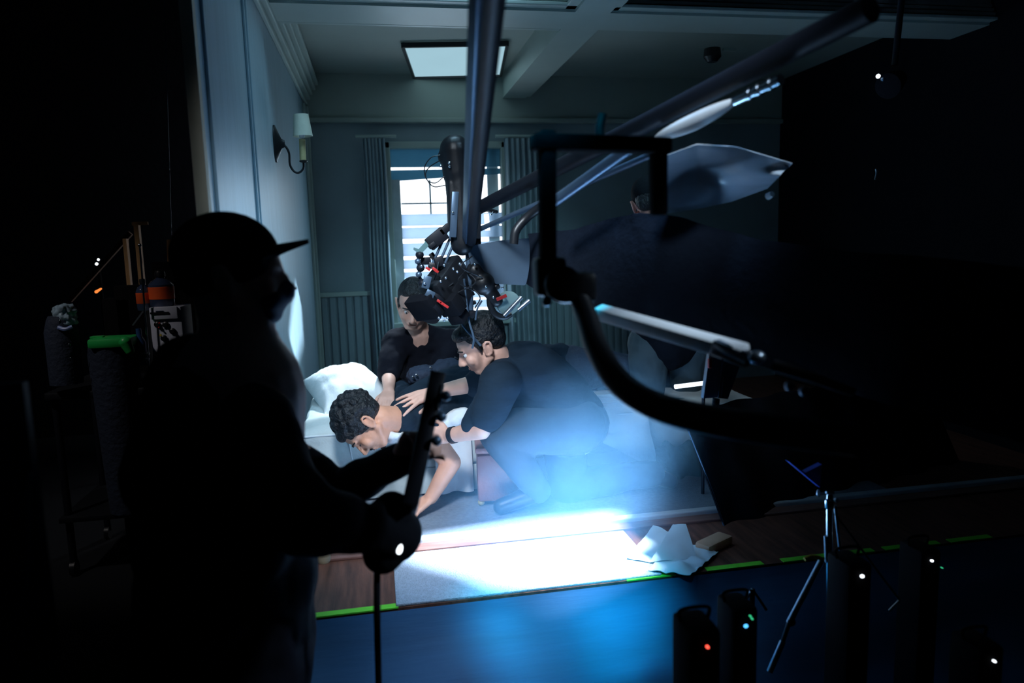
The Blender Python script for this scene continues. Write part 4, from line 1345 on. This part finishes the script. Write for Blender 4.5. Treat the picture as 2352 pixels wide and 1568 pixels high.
# grey folding post / stand column with red mark
gp = thing('grey_post', 'light grey tapered square post with a red mark, beyond the rail', 'post', at(1650, 920, 2.1))
MB().prism([at(1630, 808, 2.1), at(1668, 800, 2.1), at(1658, 912, 2.1), at(1616, 915, 2.1)], (0.0, 0.02, 0)).build('front_face', M_steel, gp, False)
MB().prism([at(1664, 806, 2.09), at(1706, 822, 2.14), at(1672, 916, 2.14), at(1650, 914, 2.09)], (0.0, 0.02, 0)).build('side_face', M_bluem, gp, False)
MB().box(at(1630, 834, 2.08), (0.010, 0.012, 0.030), None, 0.002).build('red_mark', M_red, gp)
MB().cyl(at(1645, 915, 2.12), at(1642, 945, 2.12), 0.012).build('foot', M_blackm, gp)

# crumpled plastic sheet over the lamp head, top right
def plastic(u, v):
    top = [(1530, 356), (1600, 330), (1690, 336), (1820, 374)]
    bot = [(1530, 490), (1610, 478), (1680, 462), (1762, 432)]
    k = u * 3
    i = min(2, int(k)); f_ = k - i
    a_ = V(top[i]).lerp(V(top[i + 1]), f_) if False else (top[i][0] * (1 - f_) + top[i + 1][0] * f_, top[i][1] * (1 - f_) + top[i + 1][1] * f_)
    b_ = (bot[i][0] * (1 - f_) + bot[i + 1][0] * f_, bot[i][1] * (1 - f_) + bot[i + 1][1] * f_)
    x, y = a_[0] * (1 - v) + b_[0] * v, a_[1] * (1 - v) + b_[1] * v
    d = 1.75 + 0.26 * v - 0.03 * math.sin(v * 7 + u * 3.5) - 0.05 * math.sin(u * 4.0 - v * 5)
    return at(x, y, d)
tag(MB().grid(plastic, 40, 40, 0.002).build('plastic_cover', mat('blue_grey_plastic_film', (0.60, 0.70, 0.80), 0.25, bump=0.1, bscale=5)), 'crumpled pale plastic film hanging in the dark above the rail', 'plastic sheet')
tag(MB().lathe(at(1764, 451, 1.9), (0.1, -1, 0.3), [(0, 0.010), (0.02, 0.008)]).build('clip', M_white), 'tiny white clip at the lower corner of the plastic film', 'clip')
tag(MB().prism([at(1611, 261, 3.2), at(1636, 276, 3.2), at(1612, 283, 3.2)], (0, 0.01, 0)).build('paper_flag', M_paper, None, False), 'small white triangle of paper hanging under the diagonal boom', 'flag')
tag(MB().lathe(at(1636, 112, 4.4), (0, 0, -1), [(0, 0.05), (0.05, 0.055), (0.08, 0.03)]).build('ceiling_detector', M_blackp), 'small dark round fitting on the beam, right of the cross beam', 'fitting')
tag(MB().box(at(1675, 114, 4.4), (0.09, 0.02, 0.02), None, 0.004).build('pale_label', M_trim), 'small pale strip beside the dark round ceiling fitting', 'fitting')

# hanging work lamps at the far right, almost lost in the dark
hl = thing('hanging_lamp', 'dark studio lamp hanging at upper right with twin glints', 'lamp', at(2030, 180, 2.6))
MB().lathe(at(2050, 190, 2.6), (-0.8, -0.4, -0.4), [(-0.06, 0.03), (0.0, 0.045), (0.04, 0.05), (0.042, 0.045)]).build('housing', M_black, hl)
MB().ball(at(2017, 175, 2.5), 0.008).build('lens', M_bluel if False else M_whitel, hl)  # glowing bead stands in for a glint
MB().ball(at(2028, 182, 2.5), 0.008).build('lens', M_bluem, hl)
MB().cyl(at(2055, 150, 2.6), at(2075, -40, 2.6), 0.012).build('yoke', M_blackm, hl)
tag(MB().tube([at(2012, 388, 2.3), at(2013, 398, 2.3), at(2010, 412, 2.3)], 0.003, 8).build('hook', M_steel), 'thin pale hook glinting in the dark at the right', 'hook')

# black drape closing the right of the set
def drape(u, v):
    x0, y0, Y0 = 1562 + (1692 - 1562) * v, 942 + (1292 - 942) * v, 2.85 - 0.2 * v
    p = at(x0, y0, Y0)
    return p + V((1.6 * u, 0.5 * u + 0.02 * math.sin(u * 38), 0))
dp = MB().grid(drape, 60, 12, 0.006)
tag(dp.build('stage_drape', M_black), 'black stage drape hanging right of the crouching person, edge faintly lit', 'drape')
tag(MB().tube([at(1562, 945, 2.84), at(1590, 1010, 2.80), at(1640, 1140, 2.74), at(1690, 1292, 2.64)], 0.004, 8).build('drape_cord', M_bluem), 'thin cord along the near edge of the black stage drape', 'cord')

# ================================================================== LIGHT STAND, BOTTOM RIGHT
st = thing('light_stand', 'chrome light stand with splayed legs in front of the platform, bottom right', 'light stand', at(1905, 1400, 1.75))
YS = 1.75
S = lambda x, y, d=0.0: at(x, y, YS + d)
MB().cyl(S(1905, 1165), S(1905, 1420), 0.0085).build('column', M_chrome, st)
MB().lathe(S(1905, 1165), (0, 0, 1), [(-0.004, 0.010), (0, 0.013), (0.022, 0.013), (0.026, 0.009), (0.038, 0.009), (0.042, 0.013), (0.048, 0.012)]).build('spigot', M_chrome, st)
MB().ball(S(1922, 1148), 0.007).build('knob', M_steel, st)
for a_, b_, r_ in (((1888, 1284), (1812, 1430), 0.0085), ((1798, 1472), (1768, 1542), 0.0085)):
    MB().cyl(S(*a_), S(*b_), r_).build('leg', M_steel, st)
MB().cyl(S(1812, 1430), S(1798, 1472), 0.006).build('leg_sleeve', M_blackm, st)
MB().ball(S(1817, 1427), 0.013).build('leg_joint', M_blackm, st)
MB().cyl(S(1918, 1160), S(1938, 1335), 0.0045).build('brace', M_steel, st)
MB().cyl(S(1897, 1230), S(1900, 1290), 0.006).build('leg', M_steel, st)
MB().cyl(S(1905, 1420), S(1912, 1700), 0.010).build('lower_column', M_blackm, st)
MB().tube([S(1848, 1284), S(1862, 1278), S(1880, 1280), S(1890, 1286)], 0.006, 8).build('yellow_tie', mat('yellow_tie', (0.7, 0.45, 0.05), 0.5), st)
tag(MB().prism([at(1812, 1060, 1.8), at(1850, 1085, 1.8), at(1888, 1066, 1.8), at(1884, 1120, 1.8)], (0.0, 0.02, 0.0)).build('blue_cloth_flag', mat('royal_blue_cloth', (0.04, 0.12, 0.75), 0.7), None, False), 'folded royal blue cloth caught by the stand top', 'cloth')
tag(MB().ball(at(1880, 1132, 1.79), (0.006, 0.006, 0.011)).build('clip', M_steel), 'small steel clip hanging under the royal blue cloth', 'clip')
MB().cyl(at(2042, 1402, 1.7), at(2066, 1378, 1.7), 0.003).build('leg', M_steel, st)  # stray thin rod, grouped as a leg because it is near
MB().cyl(at(2066, 1378, 1.7), at(1918, 1180, YS), 0.003).build('brace', M_blackm, st)
s2_ = thing('light_stand', 'mostly dark second stand, a single lit leg left of the chrome stand', 'light stand', at(1715, 1400, 1.9))
MB().cyl(at(1700, 1404, 1.9), at(1728, 1352, 1.9), 0.004).build('leg', M_steel, s2_)
MB().cyl(at(1728, 1352, 1.9), at(1760, 1400, 1.9), 0.004).build('leg', M_blackm, s2_)
MB().cyl(at(1728, 1352, 1.9), V((at(1728, 1352, 1.9).x, 1.9, 0.0)), 0.008).build('column', M_box, s2_)
# power boxes with pilot lamps on the stage floor
def powerbox(px, py, Y, label, lights):
    c = at(px, py, Y)
    zc_ = c.z
    b_ = thing('power_box', label, 'power box', (c.x, c.y + 0.1, 0))
    MB().box2((c.x - 0.035, c.y + 0.012, 0.0), (c.x + 0.035, c.y + 0.11, zc_ + 0.03), 0.012).build('case', M_box, b_)
    MB().tube([(c.x - 0.03, c.y + 0.07, zc_ + 0.025), (c.x - 0.03, c.y + 0.07, zc_ + 0.05), (c.x + 0.03, c.y + 0.07, zc_ + 0.05), (c.x + 0.03, c.y + 0.07, zc_ + 0.025)], 0.004, 8).build('handle', M_box, b_)
    for x, y, m_, r_ in lights:
        p = at(x, y, Y)
        p.y = c.y + 0.008
        MB().ball(p, (r_, 0.006, r_ * 0.7), Matrix.Rotation(-0.4, 3, 'Y'), 12).build('pilot_lamp', m_, b_)
powerbox(1720, 1430, 1.55, 'dark power box with blue and green pilot lamps by the stand', [(1717, 1441, M_bluel, 0.006), (1727, 1418, M_greenl, 0.003), (1731, 1424, M_greenl, 0.003)])
powerbox(1629, 1490, 1.25, 'dark power box with one red pilot lamp, bottom centre right', [(1629, 1490, M_redbulb, 0.0028)])
powerbox(1985, 1326, 1.55, 'dark power box with one white pilot lamp, right of the chrome stand', [(1985, 1326, M_whitel, 0.005)])
powerbox(2147, 1291, 1.75, 'dark power box with a small white pilot lamp, far right', [(2145, 1290, M_whitel, 0.004), (2168, 1306, M_greenl, 0.002)])
powerbox(2290, 1522, 1.35, 'dark power box with a tiny white pilot lamp, bottom right corner', [(2290, 1522, M_whitel, 0.003)])

# ================================================================== EQUIPMENT BENCH AT THE FAR LEFT
YB = 4.0
Q = lambda x, y, d=0.0: at(x, y, YB + d)
tb = thing('equipment_cart', 'dark equipment cart standing behind the silhouetted person', 'cart', (Q(330, 800).x, YB + 0.2, 0))
zt_ = Q(370, 880).z
xl, xr = Q(120, 900).x, Q(450, 900).x
MB().box2((xl, YB - 0.1, zt_ - 0.04), (xr + 0.2, YB + 0.5, zt_), 0.008).build('top', M_blackp, tb)
for x_ in (xl + 0.03, xr + 0.15):
    for y_ in (YB - 0.05, YB + 0.44):
        MB().cyl((x_, y_, 0.05), (x_, y_, zt_ - 0.03), 0.018).build('leg', M_blackm, tb)
        MB().lathe((x_ - 0.012, y_, 0.04), (1, 0, 0), [(0, 0.04), (0.024, 0.04)]).build('wheel', M_blackp, tb)
MB().box2((xl, YB - 0.1, 0.3), (xr + 0.2, YB + 0.5, 0.33), 0.006).build('lower_shelf', M_blackp, tb)
# white control box
cb = thing('control_box', 'white control box with dark slot and valve knobs, on the equipment cart', 'control box', Q(375, 830))
c0, c1 = Q(344, 706), Q(405, 880)
MB().box2((c0.x, YB - 0.02, zt_), (c1.x + 0.06, YB + 0.2, c0.z), 0.006).build('case', M_panelw, cb)
MB().box2((c0.x + 0.01, YB - 0.034, Q(370, 732).z), (c1.x + 0.045, YB - 0.02, Q(370, 704).z), 0.004).build('top_panel', M_panelw, cb)
MB().box2((Q(350, 718).x, YB - 0.040, Q(350, 720).z), (Q(392, 718).x, YB - 0.034, Q(350, 716).z)).build('slot', M_blackp, cb)
MB().box2((Q(362, 713).x, YB - 0.037, Q(362, 714).z), (Q(380, 713).x, YB - 0.034, Q(362, 712.6).z)).build('engraved_line', M_bluem, cb)
for x, y in ((362, 745), (381, 745), (377, 776), (397, 760)):
    MB().lathe(Q(x, y, -0.02), (0, -1, 0), [(0, 0.016), (0.008, 0.016), (0.012, 0.009), (0.02, 0.009)], 14).build('valve', M_blackp, cb)
for x, y in ((365, 752), (366, 742)):
    MB().ball(Q(x, y, -0.04), 0.005).build('red_button', M_red, cb)
MB().prism([Q(366, 771, -0.022), Q(372, 771, -0.022), Q(369, 766, -0.022)], (0, -0.002, 0)).build('warning_label', mat('yellow_label', (0.8, 0.6, 0.05), 0.5), cb, False)
# jars with orange labels on top of the box
def jug(px, top, bot, r, label, Y_=YB + 0.09, wt=None):
    b_, t_ = at(px, bot, Y_), at(px, top, Y_)
    hgt = t_.z - b_.z
    j = thing('jug', label, 'jug', b_)
    MB().lathe(b_, (0, 0, 1), [(0, r * 0.92), (hgt * 0.06, r), (hgt * 0.62, r), (hgt * 0.72, r * 0.75), (hgt * 0.8, r * 0.35), (hgt * 0.86, r * 0.32)]).build('body', mat('dark_blue_glass', (0.04, 0.06, 0.12), 0.12, coat=0.5), j)
    MB().lathe(b_ + V((0, 0, hgt * 0.22)), (0, 0, 1), [(0, r * 1.01), (0.001, r * 1.03), (hgt * 0.34, r * 1.03), (hgt * 0.345, r * 1.01)]).build('orange_label', M_orange, j)
    MB().lathe(b_ + V((0, 0, hgt * 0.84)), (0, 0, 1), [(0, r * 0.4), (hgt * 0.1, r * 0.42), (hgt * 0.16, r * 0.36)]).build('cap', M_blackp, j)
    return j
jug(374, 622, 704, 0.062, 'blue glass jug with orange label on top of the white control box')
jug(333, 640, 712, 0.036, 'smaller jug with dull orange label, left behind the pale rod', YB + 0.08)
# chrome clamp rod
rd = thing('chrome_rod', 'slim chrome rod standing upright before the orange-labelled jugs', 'rod', Q(346, 880, -0.05))
MB().cyl(Q(321, 565, -0.06), Q(346, 880, -0.06), 0.0045, 10).build('rod', M_chrome, rd)
MB().ball(Q(321, 563, -0.06), 0.009).build('tip', M_chrome, rd)
tag(MB().beam(Q(305, 747, -0.04), Q(328, 715, -0.04), 0.008, 0.006).build('steel_tool', M_steel), 'short pale tool leaning against the chrome rod', 'tool')
btl = thing('water_bottle', 'dark blue water bottle with bright rim beside the control box', 'bottle', Q(326, 838))
MB().lathe(Q(326, 838, -0.05), (0, 0, 1), [(0, 0.03), (0.12, 0.03), (0.15, 0.014), (0.19, 0.013)]).build('body', mat('blue_bottle', (0.03, 0.08, 0.22), 0.1, coat=0.6), btl)
for k in (815, 828):
    MB().lathe(Q(335, k, -0.10), (0, 0, 1), [(0, 0.017), (0.006, 0.02), (0.012, 0.017)]).build('ring', M_steel, btl)
# green-lidded bin with navy bag
gb = thing('waste_bin', 'green-rimmed bin with blue bag beside the equipment cart', 'bin', Q(265, 880, -0.2))
zb_ = Q(265, 780).z
MB().lathe((Q(268, 800).x, YB - 0.05, 0.33), (0, 0, 1), [(0, 0.09), (zb_ - 0.35, 0.12)]).build('body', M_navyp, gb)
MB().box(Q(262, 784, -0.1), (0.20, 0.16, 0.05), None, 0.015).build('rim', M_greenp, gb)
MB().limb(Q(288, 786, -0.2), Q(298, 805, -0.2), 0.030, 0.022).build('handle', M_greenp, gb)
MB().box(Q(224, 774, -0.1), (0.06, 0.04, 0.012), None, 0.003).build('lid_tab', M_greenp, gb)
# tall jug bottle wrapped in plastic at the left
wb = thing('wrapped_bottle', 'tall dark bottle topped with crinkled plastic, leftmost on the cart', 'bottle', Q(152, 900))
MB().lathe(Q(154, 880, -0.1), (0, 0, 1), [(0, 0.075), (0.26, 0.075), (0.32, 0.06), (0.34, 0.05)]).build('body', M_navyp, wb)
m = MB().lathe(Q(151, 745, -0.1), (0, 0, 1), [(0, 0.05), (0.04, 0.052), (0.09, 0.045), (0.10, 0.02)])
m.fuse('plastic_wrap', M_clear, wb, 0.006, 1, 0.012, 0.025)
MB().tube([Q(134, 752, -0.17), Q(150, 756, -0.18), Q(166, 750, -0.17)], 0.010, 8).build('blue_band', mat('pale_blue_band', (0.20, 0.30, 0.65), 0.4), wb)
for x, y in ((138, 739), (159, 793), (162, 825)):
    MB().ball(Q(x, y, -0.18), (0.006, 0.004, 0.011)).build('clip', M_chrome, wb)
# raw timber posts of the set flat, lit amber
for (x, ya_, yb_, w_, lab) in ((288, 548, 678, 0.020, 'thin raw timber batten left of the orange-labelled jugs'), (314, 512, 650, 0.026, 'tall raw timber batten second from left behind the cart'),
                              (396, 550, 598, 0.055, 'short wide timber board right of the battens, above the jug'), (424, 556, 640, 0.010, 'thin rightmost timber sliver by the silhouetted shoulder')):
    a_, b_ = at(x, ya_, 4.6), at(x + 10, yb_, 4.6)
    cs_ = MB().box2((b_.x - 0.09, 4.40, 0.0), (b_.x + 0.06, 4.50, b_.z - 0.004), 0.01)
    tag(cs_.build('flight_case', M_box), 'black case standing in front of the ' + {288: 'thin batten left of the jugs', 314: 'tall second batten', 396: 'short wide timber board', 424: 'rightmost timber sliver'}[x], 'case', 'black cases before the battens')
    b_ = a_.lerp(b_, 1.0) + V((0, 0, 0.02 - b_.z))
    MBx = MB().beam(b_, a_, w_, 0.04, (0, 1, 0))
    tag(MBx.build('timber_batten', M_raw, None, False), lab, 'timber', 'raw timber battens behind the cart')
tag(MB().beam(at(387, 560, 4.62), at(392, 690, 4.62), 0.014, 0.02, (0, 1, 0)).build('timber_batten', M_raw, None, False), 'narrow timber strip running down under the short wide board', 'timber', 'raw timber battens behind the cart')
tag(MB().beam(at(303, 514, 4.6), at(340, 512, 4.6), 0.01, 0.02).build('timber_crosspiece', M_raw, None, False), 'faint horizontal timber crosspiece on top of the tall batten', 'timber')
tag(MB().beam(at(160, 690, 5.2), at(300, 535, 5.2), 0.03, 0.03).build('stair_stringer', mat('dim_timber', (0.12, 0.07, 0.05), 0.7), None, False), 'faint diagonal timber brace rising towards the battens', 'timber')
tag(MB().cyl(at(377, -20, 4.6), at(394, 552, 4.6), 0.0025).build('hanging_wire', M_steel), 'thin wire hanging down to the short wide timber board', 'wire')
# far practical lamps
fl_ = thing('work_lamp', 'tiny cluster of white bulbs far away at the left', 'lamp', at(225, 600, 5.6))
MB().cyl((at(225, 600, 5.6).x, 5.64, 0), at(225, 600, 5.64), 0.012).build('stand', M_box, fl_)
for x, y, r_ in ((226, 596, 0.008), (222, 606, 0.010), (228, 608, 0.008), (238, 607, 0.004)):
    MB().ball(at(x, y, 5.6), r_).build('bulb', M_whitel, fl_)
tag(MB().limb(at(221, 670, 5.2), at(232, 663, 5.2), 0.010, 0.006).build('amber_lamp', M_amber), 'small amber pilot lamp glowing below the cluster of bulbs', 'lamp')

# pale edge of a flat at the far left, in the near foreground
ef = thing('foreground_flat', 'dark blue flat at the left frame edge with faint lit strip', 'panel', at(35, 1400, 1.3))
MB().box2((at(-200, 1000, 1.3).x, 1.30, 0.0), (at(66, 1000, 1.3).x, 1.32, at(40, 880, 1.3).z)).build('board', mat('navy_board', (0.02, 0.03, 0.09), 0.6), ef, False)
MB().beam(at(68, 1085, 1.29), at(68, 1350, 1.29), 0.006, 0.01, (0, 1, 0)).build('edge_strip', M_bluem, ef)
# yellow-cream prop between the person and the platform
tag(MB().lathe(onz(745, 1290, PZ + 0.0) , (0, 0, 1), [(0, 0.022), (0.01, 0.026), (0.085, 0.024), (0.10, 0.018)]).build('cream_canister', mat('cream_plastic', (0.60, 0.52, 0.34), 0.5)), 'small cream canister standing on the brown boards at the left', 'canister')

# ================================================================== LAMP SHUTTERS (above the open ceiling) AND GLOW HAZE
def gobo(name, lampco, d, poly, label, size=0.35):
    """metal shutter plate with an opening; the beam through it lands on poly"""
    c = sum((V(p) for p in poly), V()) / len(poly)
    ax = (c - lampco).normalized()
    o = lampco + ax * d
    hole = []
    for p in poly:
        r = (V(p) - lampco).normalized()
        hole.append(lampco + r * (d / r.dot(ax)))
    n = len(hole)
    x = ax.orthogonal().normalized()
    y = ax.cross(x)
    m = MB()
    inner = [m.bm.verts.new(h) for h in hole]
    outer = []
    for h in hole:
        e = (h - o)
        e = e - ax * e.dot(ax)
        outer.append(m.bm.verts.new(o + e.normalized() * size))
    for i in range(n):
        m.bm.faces.new((inner[i], inner[(i + 1) % n], outer[(i + 1) % n], outer[i]))
    geo = m.bm.faces[:]
    bmesh.ops.recalc_face_normals(m.bm, faces=geo)
    t = thing(name, label, 'studio lamp', lampco)
    m.build('shutter_plate', M_black, t, False)
    m2 = MB()
    m2.lathe(lampco - ax * 0.15, ax, [(0, size * 0.45), (0.02, size * 0.5)], 20)
    m2.build('housing', M_black, t)
    return t


Zf = lambda x, y: onz(x, y, PZ + 0.01)
gobo('overhead_spotlight', KEY, 0.30, [Zf(915, 1268), Zf(1010, 1300), Zf(1085, 1318), Zf(1150, 1345), Zf(1300, 1345), Zf(1400, 1325), Zf(1492, 1306), Zf(1430, 1275), Zf(1470, 1250), Zf(1405, 1205), Zf(1420, 1178), Zf(1200, 1200), Zf(960, 1240)],
     'overhead spotlight with shutters above the open ceiling, aimed at the rug', 0.16)
SL = V((0.35, 1.7, 3.5))  # unseen lamp and slit plate added for the bright slash on the wall
gobo('added_slit_spot', SL, 0.30, [onx(681, 650, WX), onx(672, 700, WX), onx(664, 775, WX), onx(681, 832, WX), onx(697, 780, WX), onx(692, 700, WX)],
     'unseen added spotlight with a narrow slit, aimed at the left wall', 0.12)

sm = MB().ball((0, 0, 0), (1, 1, 1), None, 32)  # haze ball added to imitate the glow spreading from the bright pool
M_glow_haze = bpy.data.materials.new('blue_glow_haze')
M_glow_haze.use_nodes = True
nt = M_glow_haze.node_tree
nt.nodes.clear()
out = nt.nodes.new('ShaderNodeOutputMaterial')
pv = nt.nodes.new('ShaderNodeVolumePrincipled')
pv.inputs['Color'].default_value = (0.25, 0.60, 1.0, 1)
pv.inputs['Anisotropy'].default_value = 0.0
tc = nt.nodes.new('ShaderNodeTexCoord')
gr = nt.nodes.new('ShaderNodeTexGradient')
gr.gradient_type = 'SPHERICAL'
pw_ = nt.nodes.new('ShaderNodeMath'); pw_.operation = 'POWER'; pw_.inputs[1].default_value = 1.6
ml = nt.nodes.new('ShaderNodeMath'); ml.operation = 'MULTIPLY'; ml.inputs[1].default_value = 1.25
nt.links.new(tc.outputs['Object'], gr.inputs[0])
nt.links.new(gr.outputs['Fac'], pw_.inputs[0])
nt.links.new(pw_.outputs[0], ml.inputs[0])
nt.links.new(ml.outputs[0], pv.inputs['Density'])
nt.links.new(pv.outputs[0], out.inputs['Volume'])
so = sm.build('glow_haze', M_glow_haze)
so.location = at(1290, 1170, 2.5)
so.scale = (0.66, 0.46, 0.66)
tag(so, 'blue haze volume added for the glow around the bright light pool', 'glow_haze', kind='stuff')
